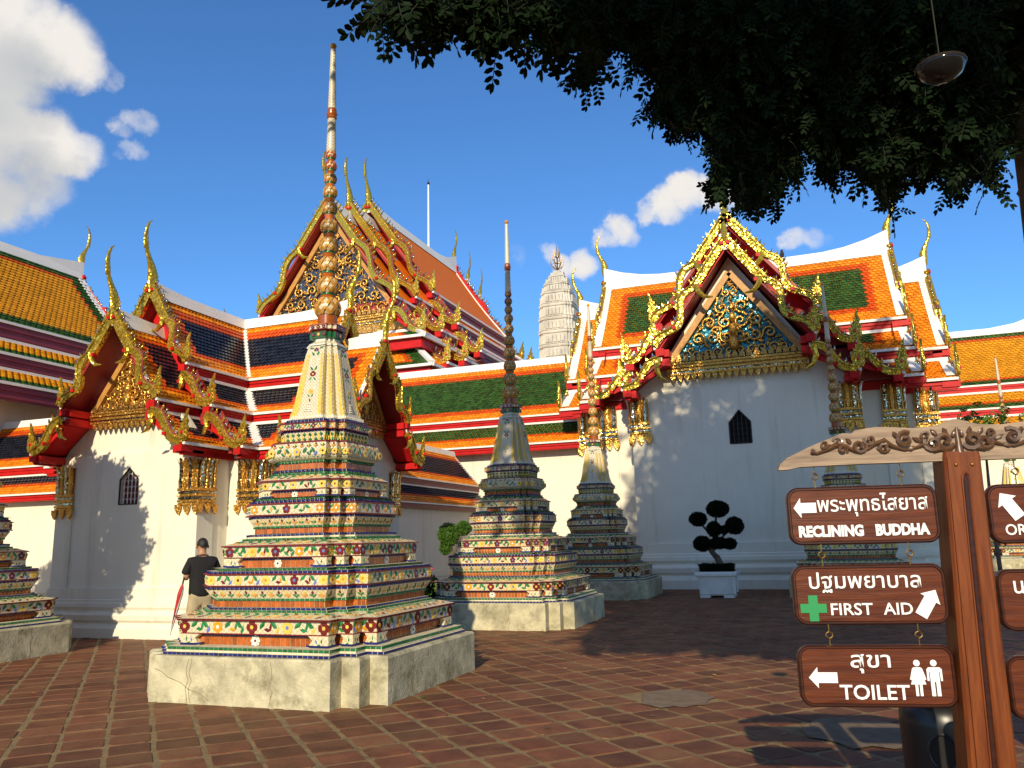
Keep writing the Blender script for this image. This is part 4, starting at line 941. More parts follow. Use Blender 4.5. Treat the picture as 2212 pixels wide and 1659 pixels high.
            # ornamented red brackets beside the gable wall
            for sx in (1, -1):
                for z, x in ((Bt[0][3]-.12*S, Bt[0][2]), (Bt[-1][3]-.12*S, Bt[-1][2])):
                    for dz in (0, -.17*S) if x == Bt[0][2] else (0,):
                        a = W3(C, dd, l, DW+.02, sx*(x-.12*S), z+dz); c_ = W3(C, dd, l, DB-.02, sx*(x-.12*S), z+dz); b.fascia.bar(a, c_, .2*S, .13*S, 'red_paint')
                q = [W3(C, dd, l, DW, sx*(Bt[0][2]-.2*S), Bt[0][3]-.2*S), W3(C, dd, l, DB-.08*S, sx*(Bt[0][2]-.2*S), Bt[0][3]-.2*S), W3(C, dd, l, DB-.08*S, sx*(Bt[-1][2]-.16*S), Bt[-1][3]), W3(C, dd, l, DW, sx*(Bt[-1][2]-.16*S), Bt[-1][3])]
                b.soffit.poly(q, 'red_paint')
    # white valley strips where the roofs meet
    for sx in (1, -1):
        for sy in (1, -1):
            for k, (xi, zi, xo, zo) in enumerate(A):
                n_ = 5 if k == 0 else 2; pts = [rpt((xi, zi, xo, zo), i/n_, sag if k == 0 else sag*.3) for i in range(n_+1)]
                for a, c in zip(pts, pts[1:]): b.trim.bar((C[0]+sx*a[0], C[1]+sy*a[0], a[1]+.03*S), (C[0]+sx*c[0], C[1]+sy*c[0], c[1]+.03*S), .2*S, .07*S, 'white_trim')
def gallery(name, label, C, axis, t0, t1, layers, pal, tile, S, wall_hw, walls=True, bw=.5, sides=(1, -1), tiles_n=0, caps=(), hip1=0, cat="gallery", group=None, tsides=None, wall_mat='white_wall', fas='red_paint', base=0):
    d, l = axis; b = Bld(name, (C[0], C[1], 0), label, cat, S, group)
    def rule(top, bot):
        def f(t, s_, L, a0, a1):
            e = min(s_/top if top else 9, (L-s_)/bot if bot else 9); return pal[0] if e < .72 else pal[1] if e < 1 else pal[2]
        return f
    for k, lay in enumerate(layers):
        roof_layer(b, C, d, l, t0, t1, lay, .05*S if k == 0 else .01, pal[0], (tile[0], tile[1], rule(bw if k == 0 else 0, bw*.8), tsides or sides) if tile else None, top_white=k > 0, sides=sides, verge0=False, verge1=bool(hip1))
        if k: fascia(b, C, d, l, t0, t1, layers[k-1][2]-.05*S, layers[k-1][3]-.05*S, lay[1]+.04*S, sides, fas)
    fascia(b, C, d, l, t0, t1, layers[-1][2]-.06*S, layers[-1][3]-.05*S, layers[-1][3]-.22*S, sides, fas)
    ridge(b, C, d, l, t0, t1, layers[0][1])
    if walls:
        for s_ in sides:
            a, c = W3(C, d, l, t0, s_*wall_hw, 0), W3(C, d, l, t1, s_*(wall_hw-.25), 0); b.wall.box(min(a.x, c.x), max(a.x, c.x), min(a.y, c.y), max(a.y, c.y), -.05, layers[-1][3]-.1, wall_mat)
            if base:
                for f0, f1, e in ((-.05, .22, .16), (.22, .3, .12), (.34, .5, .14), (.6, .72, .1), (.78, 1.0, .05)):
                    a, c = W3(C, d, l, t0, s_*(wall_hw+e), 0), W3(C, d, l, t1, s_*(wall_hw-.1), 0); b.wall.box(min(a.x, c.x), max(a.x, c.x), min(a.y, c.y), max(a.y, c.y), f0*base, f1*base, wall_mat)
    b.finish(tiles_n); return b
# ------------------------------------------------------------------ ground and paving
mb = MB(); mb.poly([(-500, -300, -.06), (500, -300, -.06), (500, 700, -.06), (-500, 700, -.06)], 'earth'); tag(mb.build("ground"), kind='structure')
court = MB(); n_ = 40
court.poly([(-32, -14, 0), (22, -14, 0), (22, 46, 0), (-32, 46, 0)], 'paving_joint')
pav = court.build("courtyard_pavement"); tag(pav, kind='structure')
def paver_tpl(seed):
    R = random.Random(seed); mb = MB(); a, r = .47, R.uniform(.03, .1)
    cs = []
    for sx, sy in ((-1, -1), (1, -1), (1, 1), (-1, 1)):
        ax, ay = a*R.uniform(.955, 1.0), a*R.uniform(.955, 1.0); rr = r*R.uniform(.4, 1.6); c = [(sx*ax, sy*(ay-rr)), (sx*(ax-rr), sy*ay)]
        cs += c if sx*sy < 0 else c[::-1]
    cs = [cs[i] for i in range(8)]
    cen = (0, 0); cs.sort(key=lambda p: math.atan2(p[1], p[0]))
    T = [(x*.985, y*.985, .034 + R.uniform(-.004, .004)) for x, y in cs]; mb.poly(T, 'paving')
    for i in range(8):
        j = (i+1) % 8; mb.poly([(cs[i][0], cs[i][1], -.02), (cs[j][0], cs[j][1], -.02), T[j], T[i]], 'paving')
    return TPL("paving_tile", mb)
PV = [paver_tpl(i) for i in range(10)]
pa, pb, ph_a, ph_b = .362, .375, -.12, 7.424; rec = []; q2 = math.sqrt(.5)
patches = [(-1.42, 8.45, .42, .5), (.22, 7.4, .5, .55)]
CHED = [(-5.65, 8.61), (-5.65, 15.45), (-5.65, 22.36), (.88, 23.1), (-12.83, 8.95), (7.6, 36.5)]
for i in range(-70, 130):
    for j in range(-70, 130):
        a, b_ = ph_a + pa*(i+.5), ph_b + pb*(j+.5); x, y = (a-b_)*q2, (a+b_)*q2
        if not (-19 < x < 14 and 1.5 < y < 31): continue
        if any(abs(x-cx) < 1.2 and abs(y-cy) < 1.2 for cx, cy in CHED): continue
        if y > 27 or (x < -9 and y > 12.6 and y < 28): continue
        if any(((x-px)/rx)**2 + ((y-py)/ry)**2 < .8 for px, py, rx, ry in patches): continue
        X, Y, Zz = project((x, y, 0))
        if Zz < 0 or X < -500 or X > 2700: continue
        c, s = math.cos(math.pi/4 + random.uniform(-.02, .02)), math.sin(math.pi/4 + random.uniform(-.02, .02))
        sh = random.uniform(.93, .995); k = random.randrange(4)
        ex = np.array((c, s, 0)); ey = np.array((-s, c, 0)); 
        ez = np.array((random.uniform(-.006, .006), random.uniform(-.006, .006), 1.0))
        rec.append((random.choice(PV), frame((x + random.uniform(-.006, .006), y + random.uniform(-.006, .006), random.uniform(-.004, .003)), ex*(1 if k % 2 == 0 else -1), ey*(1 if k % 2 == 0 else -1), ez, pa*random.uniform(.92, .99), pb*random.uniform(.93, .99), .16)))
emit(rec, pav, "paving_tile", "paving_tiles", 300)
mk("cement", (.17, .12, .075), .9, var=.25, vscale=7, bump=.4)
for px, py, rx, ry in patches:
    mb = MB(); R = random.Random(int(px*10)); mb.poly([(px + rx*math.cos(t)*R.uniform(.75, 1.05), py + ry*math.sin(t)*R.uniform(.75, 1.05), .012) for t in [2*math.pi*k/22 for k in range(22)]], 'cement'); mb.build("cement_patch", pav)
# ------------------------------------------------------------------ buildings
# left: cross-shaped hall with dark blue and orange tiles
b = Bld("temple_hall", (-12.2, 15.08, 0), "white cross-shaped hall with dark blue and orange tiled roofs behind the large sunlit chedi", "temple hall", 1.0, "temple halls")
cross_building(b, (-12.2, 15.08), dict(
    A=[(0, 6.74, .95, 5.17), (.88, 4.92, 1.6, 4.28), (1.52, 4.05, 2.36, 3.44)], B=[(0, 5.94, 1.14, 4.3), (1.06, 4.06, 1.82, 3.45)],
    DA=2.88, DB=3.78, DW=3.18, body=2.35, ahw=1.7, lift=(.1, .14), win=(-12.15, 2.43, 2.9, 3.12, .45), void='window_red', base=.88, bs=1.0,
    cap=(2.36, 3.22, .42), tiles=('tile_orange', 'tile_red', 'tile_blue'), tile=(.105, .1), bw=.46, vw=.1, chofa=1.4, sp=.115, ped=(4.22, .86, 5.45), style='gilt'))
b.finish(300)
# right: larger cross-shaped hall, green and orange tiles
b = Bld("temple_hall", (-1.75, 31, 0), "large white hall with green and orange roofs and a golden front gable in tree shade", "temple hall", 1.72, "temple halls")
cross_building(b, (-1.75, 31), dict(
    A=[(0, 11.72, 2.5, 8.52), (2.38, 8.1, 3.5, 7.27), (3.36, 6.86, 4.66, 6.2)], B=[(0, 10.55, 2.32, 7.42), (2.2, 7.0, 3.42, 6.2)],
    DA=5.32, DB=6.42, DW=5.65, body=4.6, ahw=3.32, lift=(.12, .55), win=(-1.78, 4.33, 4.98, 5.36, .64), void='dark_void', base=1.36, bs=1.5,
    cap=(4.74, 5.95, .56), tiles=('tile_orange', 'tile_red', 'tile_green'), tile=(.17, .135), bw=.95, vw=.3, chofa=1.65, sp=.13, ped=(6.95, 2.05, 9.75), style='blue'))
b.finish(300)
GA = ((1, 0), (0, 1)); GV = ((0, 1), (1, 0))
gallery("gallery", "white gallery with a long green and orange roof between the two white halls", (0, 31), GA, -26, -7.6, [(0, 8.82, 2.05, 6.28), (1.93, 5.95, 2.78, 5.12)], ('tile_orange', 'tile_red', 'tile_green'), (.16, .12), 1.3, 2.3, bw=.72, tsides=(-1,), base=1.0, group="roofed galleries")
gallery("gallery", "low blue and orange roofed gallery running back between the largest and second chedis", (-12.2, 0), GV, 18.0, 27.0, [(0, 4.75, 1.05, 3.52), (.97, 3.28, 1.45, 2.74)], ('tile_orange', 'tile_red', 'tile_blue'), (.12, .09), .8, 1.28, bw=.42, hip1=1, tsides=(1,), base=.7, group="roofed galleries", fas='maroon_paint')
gallery("gallery", "low gallery with blue and orange roof at the left edge beside the blue-roofed hall", (0, 15.08), GA, -30, -15.2, [(0, 4.86, 1.08, 3.6), (1.0, 3.36, 1.48, 2.9)], ('tile_orange', 'tile_red', 'tile_blue'), (.11, .085), .8, 1.25, bw=.42, tsides=(-1,), base=.85, group="roofed galleries")
gallery("gallery", "low gallery with dark tiles seen between the sign post and the right sign boards", (0, 41.2), GA, 5.2, 20, [(0, 4.75, 1.1, 3.5), (1.0, 3.26, 1.5, 2.72)], ('tile_orange', 'tile_red', 'tile_blue'), (.14, .11), .8, 1.28, bw=.42, tsides=(-1,), base=.85, group="roofed galleries")
# far left hall, amber tiles with green borders
def long_hall(name, label, C, axis, t0, t1, layers, pal, tile, S, wall_hw, lift, chofa_h, sides, bw, pil=None, vend=True, t_ext=None, fas='maroon_paint', grp=None, cat="temple hall", fl=True):
    d, l = axis; b = Bld(name, (C[0], C[1], 0), label, cat, S, grp)
    def rule(top, bot, side):
        def f(t, s_, L, a0, a1):
            e = min(s_/top if top else 9, (L-s_)/bot, (t1-t)/side); return pal[0] if e < .86 else pal[1] if e < 1 else pal[2]
        return f
    for k, lay in enumerate(layers):
        roof_layer(b, C, d, l, t0, t1, lay, .1*S if k == 0 else .02, pal[2], (tile[0], tile[1], rule(bw if k == 0 else 0, bw*.75, bw*1.2), sides) if tile else None, top_white=k > 0, verge0=False, verge1=vend, vw=.18*S)
        if k: fascia(b, C, d, l, t0, t1-.1, layers[k-1][2]-.05, layers[k-1][3]-.05, lay[1]+.04, mat=fas)
    fascia(b, C, d, l, t0, t1-.05, layers[-1][2]-.06, layers[-1][3]-.05, layers[-1][3]-.3*S, mat=fas)
    ridge(b, C, d, l, t0, t1, layers[0][1], 0, lift)
    if vend: verge(b, C, d, l, t1, layers, lift*.4, flames=fl, sp=.16, mat='red_paint', drop=.16); chofa(b, C, d, t1, layers[0][1]+lift, chofa_h)
    for s_ in (1, -1):
        a, c = W3(C, d, l, t0, s_*wall_hw, 0), W3(C, d, l, t1-1.2*S, s_*(wall_hw-.3), 0); b.wall.box(min(a.x, c.x), max(a.x, c.x), min(a.y, c.y), max(a.y, c.y), 0, layers[-1][3]-.05, 'white_wall')
    a, c = W3(C, d, l, t1-1.5*S, -wall_hw, 0), W3(C, d, l, t1-1.2*S, wall_hw, 0); b.wall.box(min(a.x, c.x), max(a.x, c.x), min(a.y, c.y), max(a.y, c.y), 0, layers[-1][3]-.05, 'white_wall')
    b.wall.prism([(-layers[-1][2]+.6, layers[-1][3]-.05), (layers[-1][2]-.6, layers[-1][3]-.05), (layers[0][2]*.9, layers[0][3]), (0, layers[0][1]-.3), (-layers[0][2]*.9, layers[0][3])], W3(C, d, l, t1-1.3*S, 0, 0), (l[0], l[1], 0), (0, 0, 1), (d[0], d[1], 0), .25, 'white_wall')
    for (t, z0, z1, w) in pil or ():
        O = W3(C, d, l, t, wall_hw, z0); b.pil.box(O.x-.05, O.x+.08, O.y-w/2, O.y+w/2, 0, z0, 'white_wall'); capital(b, O+Vector((l[0]*.08, l[1]*.08, 0)), (d[0], d[1], 0), (l[0], l[1], 0), w, z0, z1, 'gilt_dark')
    b.finish(0); return b
lh = long_hall("temple_hall", "long hall with amber tiled roof bordered in green at the left edge", (-23.9, 0), GV, -4, 20.55, [(0, 11.3, 3.0, 8.0), (2.9, 7.45, 3.95, 6.86), (3.85, 6.4, 4.95, 5.85)], ('tile_green', 'tile_red', 'tile_amber'), (.19, .15), 1.5, 4.2, .32, 1.6, (1,), .62, pil=[(13.2, 4.6, 5.75, .62), (8.6, 4.6, 5.75, .62)], grp="temple halls", fl=False)
long_hall("temple_hall", "lower end of the amber roofed hall showing behind the two left gables", (-23.9, 0), GV, 19.0, 28, [(0, 10.0, 2.9, 7.2), (2.8, 6.7, 3.9, 6.1)], ('tile_green', 'tile_red', 'tile_amber'), (.19, .15), 1.4, 3.9, .5, 1.6, (1,), .6, grp="temple halls")
# far right hall
long_hall("temple_hall", "amber roofed hall with green border beyond the sign at the right", (0, 44), GA, -4, 11.2, [(0, 11.07, 3.0, 8.0), (2.9, 7.62, 3.75, 6.82), (3.65, 6.42, 4.7, 5.5)], ('tile_green', 'tile_red', 'tile_amber'), (.2, .16), 1.5, 4.0, .5, 1.9, (-1,), .62, fas='red_paint', grp="temple halls", fl=False)
# the great hall behind: three telescoping gables
b = Bld("great_hall", (-25.1, 38, 0), "tall hall with three stacked golden gables and a brick orange roof behind the sunlit chedi", "temple hall", 2.5, "temple halls")
Cg = (-25.1, 0)
def gl(dz): return [(0, 21.3+dz, 4.5, 15.05+dz), (4.35, 14.3+dz, 6.15, 12.85+dz), (6.0, 12.1+dz, 7.6, 11.0+dz)]
for i, (ta, tb, dz) in enumerate(((38.0, 44, 0), (40.4, 46, .66), (42.7, 56.2, 1.65), (54, 59, .66), (57, 61.6, 0))):
    far = i > 2; dirn = (0, 1) if i >= 2 else (0, -1); lays = gl(dz)
    for k, lay in enumerate(lays):
        roof_layer(b, Cg, (0, 1), (1, 0), ta, tb, lay, .25 if k == 0 else .05, 'tile_brick', top_white=k > 0, verge0=i < 3, verge1=i >= 2, vw=.22)
        if k: fascia(b, Cg, (0, 1), (1, 0), ta+.2, tb, lays[k-1][2]-.1, lays[k-1][3]-.1, lay[1]+.1, mat='maroon_paint')
    fascia(b, Cg, (0, 1), (1, 0), ta+.2, tb, lays[-1][2]-.15, lays[-1][3]-.1, lays[-1][3]-.6, mat='maroon_paint')
    ridge(b, Cg, (0, 1), (1, 0), ta, tb, lays[0][1], .25 if i < 3 else 0, .9 if i >= 2 else 0, w=.09)
    if i < 3:
        verge(b, Cg, (0, -1), (1, 0), -ta, lays, .25, sp=.13, fh=.48); chofa(b, Cg, (0, -1), -ta, lays[0][1]+.25, 3.1)
        b.soffit.poly([W3(Cg, (0, 1), (1, 0), ta+1.2, -4.4, 15.1+dz), W3(Cg, (0, 1), (1, 0), ta+1.2, 4.4, 15.1+dz), W3(Cg, (0, 1), (1, 0), ta+1.2, 0, 21.2+dz)], 'red_paint')
        b.soffit.poly([W3(Cg, (0, 1), (1, 0), ta+.65, -7.3, 11+dz), W3(Cg, (0, 1), (1, 0), ta+.65, 7.3, 11+dz), W3(Cg, (0, 1), (1, 0), ta+.65, 4.6, 15.1+dz), W3(Cg, (0, 1), (1, 0), ta+.65, -4.6, 15.1+dz)], 'red_dark')
    if i >= 2: verge(b, Cg, (0, 1), (1, 0), tb, lays, .5, sp=.13, mat='red_paint', drop=.1); chofa(b, Cg, (0, 1), tb, lays[0][1]+.9, 2.7)
b.wall.box(-31.6, -18.6, 40, 60, 0, 11.2, 'white_wall')
pediment(b, Cg, (0, -1), (1, 0), -38.75, 14.3, 4.35, 20.5, 'dark')
mo = MB()
for z, h, m_ in ((13.55, .5, 'gilt_dark'), (12.95, .55, 'gilt'), (12.5, .3, 'white_trim')): mo.box(-31.0, -19.2, 38.5, 38.9, z-h/2, z+h/2, m_)
mo.build("gable_band", b.t)
# the hipped porch roofs in front of it
for (z0, v0, u0, z1, v1, u1) in ((13.1, 38.6, -19.6, 12.2, 36.4, -18.1), (11.75, 37.4, -18.9, 10.4, 35.6, -17.2)):
    L0, L1 = Vector((-32, v0, z0)), Vector((-33, v1, z1)); R0, R1 = Vector((u0, v0, z0)), Vector((u1, v1, z1))
    b.roof.poly([L0, L1, R1, R0], 'tile_green'); up = (R0-R1).normalized(); nn = Vector((1, 0, 0)).cross((L0-L1)); nn.normalize()
    b.roof.poly([R0, R1, Vector((u1, v1+14, z1)), Vector((u0, v0+12, z0))], 'tile_brick')
    ax = Vector((1, 0, 0)); uv_ = (L0-L1).normalized(); uv_.x = 0; uv_.normalize(); nn = ax.cross(uv_); Ls = math.hypot(v0-v1, z0-z1); nr = int(Ls/.16)
    for r in range(nr):
        f = (r+.5)/nr; xr = lerp(u0, u1, f); xx = -30.0
        while xx < xr-.15:
            e = min((xr-xx)/.95, (1-f)*Ls/.42); mt = 'tile_green' if e < 1 else 'tile_red' if e < 1.35 else 'tile_orange'
            b.rec['roof_tile'].append((RT[mt], frame((xx + (.1 if r % 2 else 0), lerp(v0, v1, f), lerp(z0, z1, f)+.01), ax, uv_, nn, .2, .2, .1))); xx += .2
    b.trim.bar(R0+Vector((0, 0, .06)), R1+Vector((.05, -.05, .06)), .3, .16, 'white_trim'); b.trim.bar(L0+Vector((0, 0, .05)), R0+Vector((0, 0, .05)), .3, .16, 'white_trim'); b.trim.bar(L1+Vector((0, -.04, -.04)), R1+Vector((.05, -.04, -.04)), .16, .14, 'white_trim')
    b.trim.bar(R1+Vector((.05, 0, -.04)), R1+Vector((.05, 14, -.04)), .16, .14, 'white_trim')
    b.fascia.box(-33, u1-.15, v1+.12, v1+.3, z1-.62, z1-.12, 'red_paint'); b.fascia.box(u1-.3, u1-.12, v1+.2, v1+14, z1-.62, z1-.12, 'red_paint')
b.wall.box(-32, -18.6, 38.2, 40.5, 0, 12.4, 'white_wall')
b.finish(0)
# lightning rod on the great hall
rod = MB(); rod.tube([(-25.1, 51.5, 22.9), (-25.1, 51.5, 28.3)], [.09, .06], 'pole_white', 8); rod.blob((-25.1, 51.5, 28.4), .12, 'iron', 6, 5); rod.tube([(-25.1, 51.5, 28.4), (-25.1, 51.5, 28.8)], [.03, .01], 'iron', 5)
tag(rod.build("lightning_rod"), "thin white pole standing on the great hall's orange roof ridge", "pole")
# prang
t = thing("prang_tower", (-17.6, 60, 0), "grey stone prang tower with a trident finial rising behind the long green gallery roof", "prang tower")
mb = MB(); cx, cy = -17.6, 60
pr = [(0, 2.2), (9, 1.9), (13.0, 1.6), (15.0, 1.47), (17.5, 1.46), (19, 1.42), (20.4, 1.32), (21.3, 1.15), (22.0, .9), (22.6, .58), (23.0, .25)]
def prw(z): return float(np.interp(z, [p[0] for p in pr], [p[1] for p in pr]))
rows = []; zz = 0
def pplan(w, z): 
    r = w*.13; return plan(w*.98, r, z, cx, cy)
zl = [0, 4, 8, 11]; z = 12.0
while z < 23: zl.append(z); z += 1.12 if z < 20 else .75
for a, c in zip(zl, zl[1:]+[23.0]):
    h = c-a; wa, wc = prw(a), prw(c)
    for f, e in ((0, .05), (.06, .05), (.07, -.02), (.14, -.02), (.15, .03), (.22, .03), (.23, -.05), (.9, -.05), (.92, .02)): rows.append(pplan(lerp(wa, wc, f)+e*min(1, wa), a+h*f))
rows.append(pplan(.12, 23.05)); mb.grid(rows, 'prang_stone', closed=True); mb.build("tower", t)
ni = MB(); ni.boxm(Matrix.Identity(4), 'prang_stone'); NI = TPL("carved_niche", ni)
for a, c in zip(zl[4:], zl[5:]+[23.0]):
    h = c-a
    for k in range(4):
        Rm = Matrix.Rotation(k*math.pi/2, 3, 'Z'); w = prw(a+h*.5)
        for x in (-.42, -.2, .02, .24, .46):
            p = Rm @ Vector((x*w, -w*.98, 0)) + Vector((cx, cy, a+h*.5)); place(NI, frame(p, Rm @ Vector((1, 0, 0)), Rm @ Vector((0, 1, 0)), (0, 0, 1), w*.17, .14, h*.5), t)
tr = MB(); tr.tube([(cx, cy, 22.9), (cx, cy, 25.2)], [.07, .015], 'iron', 6)
for z, r, n_ in ((23.45, .52, 6), (23.95, .42, 5), (24.4, .26, 4)):
    for k in range(n_):
        a = 2*math.pi*k/n_ + z; tr.tube([(cx, cy, z-.3), (cx+math.cos(a)*r*.6, cy+math.sin(a)*r*.6, z-.18), (cx+math.cos(a)*r, cy+math.sin(a)*r, z+.15), (cx+math.cos(a)*r*1.05, cy+math.sin(a)*r*1.05, z+.5)], [.03, .05, .04, .008], 'gilt_dark', 5)
tr.build("trident_finial", t)
# ------------------------------------------------------------------ chedis
build_chedi(*CHED[0], "largest nearest chedi, sunlit, covered in flower mosaic on a cracked concrete plinth", dict(flower=300, leaf=300, flower_bud=200, edge_tile=300, panel_tile=300, rosette=8))
build_chedi(*CHED[1], "second chedi in the row, half in tree shade, spire against the green gallery roof", dict(flower=160, leaf=120, flower_bud=100, edge_tile=60, panel_tile=60, rosette=6))
c3 = build_chedi(*CHED[2], "third chedi in the row, shaded, beside the white left pilaster of the golden gabled hall", dict(rosette=4))
copy_thing(c3, (*CHED[3], 0), "dark shaded chedi standing behind the hanging wooden sign boards")
copy_thing(c3, (*CHED[4], 0), "chedi cut off by the left edge, before the left white wall")
copy_thing(c3, (*CHED[5], 0), "distant pale chedi at the right edge, spire before the amber roof")
# ------------------------------------------------------------------ trees
def leaflet(mb, c, d, n_, L, w, mat):
    s_ = d.cross(n_)*w*.5; u = n_*L*.05; e = c + d*L
    mb.poly([c, c+d*L*.3+s_*.85+u, c+d*L*.72+s_*.92+u, e], mat); mb.poly([e, c+d*L*.72-s_*.92+u, c+d*L*.3-s_*.85+u, c], mat)
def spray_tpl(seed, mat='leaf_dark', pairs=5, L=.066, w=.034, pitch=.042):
    R = random.Random(seed); mb = MB(); p = Vector((0, 0, 0)); d = Vector((1, 0, 0))
    for i in range(pairs):
        q = p + d*pitch; mb.tube([p, q], [.003, .0025], 'twig', 3, caps=False); p = q
        d = (d + Vector((0, R.uniform(-.1, .1), R.uniform(-.14, .02)))).normalized()
        for s_ in (1, -1):
            dd = (d*R.uniform(.35, .6) + Vector((0, s_, R.uniform(-.35, .15)))).normalized()
            leaflet(mb, p + d*(pitch*.3*s_), dd, Vector((R.uniform(-.2, .2), R.uniform(-.2, .2), 1)).normalized(), L*R.uniform(.8, 1.1), w*R.uniform(.85, 1.1), mat)
    leaflet(mb, p, d, Vector((0, 0, 1)), L*1.05, w, mat); return TPL("leaf_spray", mb)
def rotm(d, roll=0.0):
    d = Vector(d).normalized(); z = Vector((0, 0, 1)); y = z.cross(d)
    if y.length < .05: y = Vector((0, 1, 0))
    y.normalize(); z = d.cross(y); c, s = math.cos(roll), math.sin(roll); return d, y*c + z*s, z*c - y*s
EDGE = [(800, -30), (808, 30), (840, 52), (868, 66), (885, 82), (892, 45), (920, 28), (945, 42), (968, 34), (990, 62), (1018, 66), (1022, 102), (1040, 78), (1075, 98), (1092, 86), (1100, 40), (1118, 36), (1130, 68), (1142, 70), (1150, 36), (1185, 30), (1160, 75), (1190, 82), (1205, 92), (1228, 88), (1262, 66), (1300, 70), (1262, 100), (1245, 130), (1236, 182), (1258, 178), (1264, 198), (1290, 172), (1302, 128), (1330, 92), (1368, 112), (1356, 156), (1400, 150), (1420, 168), (1398, 205), (1400, 252), (1440, 258), (1438, 300), (1480, 300), (1515, 268), (1528, 300), (1518, 352), (1555, 352), (1512, 398), (1535, 420), (1568, 412), (1578, 388), (1588, 440), (1612, 460), (1645, 448), (1690, 432), (1690, 398), (1640, 410), (1655, 385), (1700, 372), (1728, 402), (1736, 350), (1720, 310), (1745, 300), (1768, 360), (1790, 408), (1808, 392), (1810, 356), (1850, 350), (1862, 380), (1895, 400), (1900, 448), (1925, 458), (1938, 420), (1952, 400), (1950, 362), (1985, 370), (2000, 392), (2020, 360), (2052, 372), (2048, 412), (2078, 402), (2098, 382), (2140, 398), (2160, 372), (2150, 330), (2185, 310), (2230, 300), (2330, 340), (2400, -30)]
def inside(x, y):
    c = False; j = len(EDGE)-1
    for i in range(len(EDGE)):
        (xi, yi), (xj, yj) = EDGE[i], EDGE[j]
        if (yi > y) != (yj > y) and x < (xj-xi)*(y-yi)/(yj-yi)+xi: c = not c
        j = i
    return c
t = thing("broadleaf_tree", (1.87, 6.45, 0), "large dark broadleaf tree whose drooping leafy branches hang over the upper right", "tree")
tr = MB(); tp = [(1.80, 6.42, -.05), (1.82, 6.44, 1.5), (1.835, 6.45, 3.0), (1.85, 6.455, 4.0), (1.87, 6.46, 5.0), (1.9, 6.48, 6.2), (1.95, 6.45, 7.6), (2.0, 6.4, 9.5)]
tr.tube(tp, [.34, .26, .225, .205, .2, .2, .21, .16], 'bark', 14)
for z in (4.0, 4.55, 5.05, 5.5): tr.tube([(1.85, 6.455, z-.03), (1.853, 6.455, z), (1.856, 6.457, z+.03)], [.2, .222, .2], 'bark', 14)
o = tr.build("trunk", t, smooth=True)
br = MB(); R = random.Random(11)
SUNP = lambda p: p[2] - .495*(13.4 - p[1])          # height above the plane whose shade starts beyond the foreground paving
DAPPLE = [(-3.98, 6.79, 0.25), (-4.03, 6.38, 0.35), (-2.97, 6.40, 0.15), (-2.19, 6.38, 0.12), (-1.69, 6.21, 0.12), (-2.19, 5.96, 0.12), (-2.38, 5.56, 0.25), (-4.02, 5.49, 0.25), (-3.93, 4.74, 0.20), (-3.75, 4.49, 0.20), (-4.37, 4.10, 0.12), (-4.26, 3.79, 0.18), (-3.84, 4.07, 0.15), (-3.22, 4.13, 0.12), (-2.35, 4.18, 0.12), (-4.89, 3.19, 0.12), (-3.84, 3.05, 0.12), (-3.47, 6.81, 0.20), (-5.42, 4.06, 0.25), (-4.89, 4.53, 0.15)]  # gaps cut through the unseen crown to let sun spots onto the facade
def shade_ok(x, y, z):  # carves the unseen crown so shade and sun land on chosen spots
    def at(v): return x - .186*(v-y), z - .495*(v-y)
    if z < .495*(13.4-y) + .15: return False
    u, h = at(25.35)
    for du, dh, r in DAPPLE:
        if (u-du)**2 + (h-dh)**2 < (r*.85+.16)**2: return False
    u, h = at(28)
    if h < -.5 and math.sin(u*3.3+1.2*h)*math.sin(h*2.9-u*.9+.7) > .5: return False
    u, h = at(24)
    if abs(u-4.5) < 1.3 and h > 3.4: return False
    u, h = at(8.6)
    if u < (-4.3 if h < 4.2 else -4.75) and h < 8.8 and y < 8.6: return False
    u, h = at(15.4)
    if -8 < u < -3.7 and (h < 2.3 or h > 6.7): return False
    if u < -8: return False
    u, h = at(28)
    if u < -5.8 and .8 < h < 10: return False
    if u > -5.8 and h > 8.2 + max(0, u+1)*.55: return False
    return True
recs = []; SP = [spray_tpl(i) for i in range(6)]; BIG = [spray_tpl(20+i, pairs=6, L=.17, w=.1, pitch=.1) for i in range(4)]
cnt = 0
# the drooping outer branches that are in view, as volumes several metres deep
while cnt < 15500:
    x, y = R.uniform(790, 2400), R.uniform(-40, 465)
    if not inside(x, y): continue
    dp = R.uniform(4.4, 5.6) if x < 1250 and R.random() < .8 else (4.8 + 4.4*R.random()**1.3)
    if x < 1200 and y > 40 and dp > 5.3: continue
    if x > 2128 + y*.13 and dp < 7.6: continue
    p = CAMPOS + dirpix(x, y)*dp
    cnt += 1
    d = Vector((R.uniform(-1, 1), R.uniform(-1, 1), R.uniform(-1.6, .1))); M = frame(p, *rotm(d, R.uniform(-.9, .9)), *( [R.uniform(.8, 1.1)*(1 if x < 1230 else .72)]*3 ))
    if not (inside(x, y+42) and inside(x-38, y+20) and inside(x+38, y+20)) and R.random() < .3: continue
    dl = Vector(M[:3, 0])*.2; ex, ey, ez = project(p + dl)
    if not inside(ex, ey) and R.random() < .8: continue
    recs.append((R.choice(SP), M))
# broad inner leaf masses close the crown behind them
cnt = 0
while cnt < 3600:
    x, y = R.uniform(1300, 2420), R.uniform(-60, 420)
    if not (inside(x, y) and inside(x-50, y+40) and inside(x+50, y+40) and inside(x, y+75)): continue
    cnt += 1; p = CAMPOS + dirpix(x, y)*R.uniform(7, 11.5)
    recs.append((R.choice(BIG), frame(p, *rotm((R.uniform(-1, 1), R.uniform(-1, 1), R.uniform(-1, .4)), R.uniform(-1, 1)), *([R.uniform(.4, .6)]*3))))
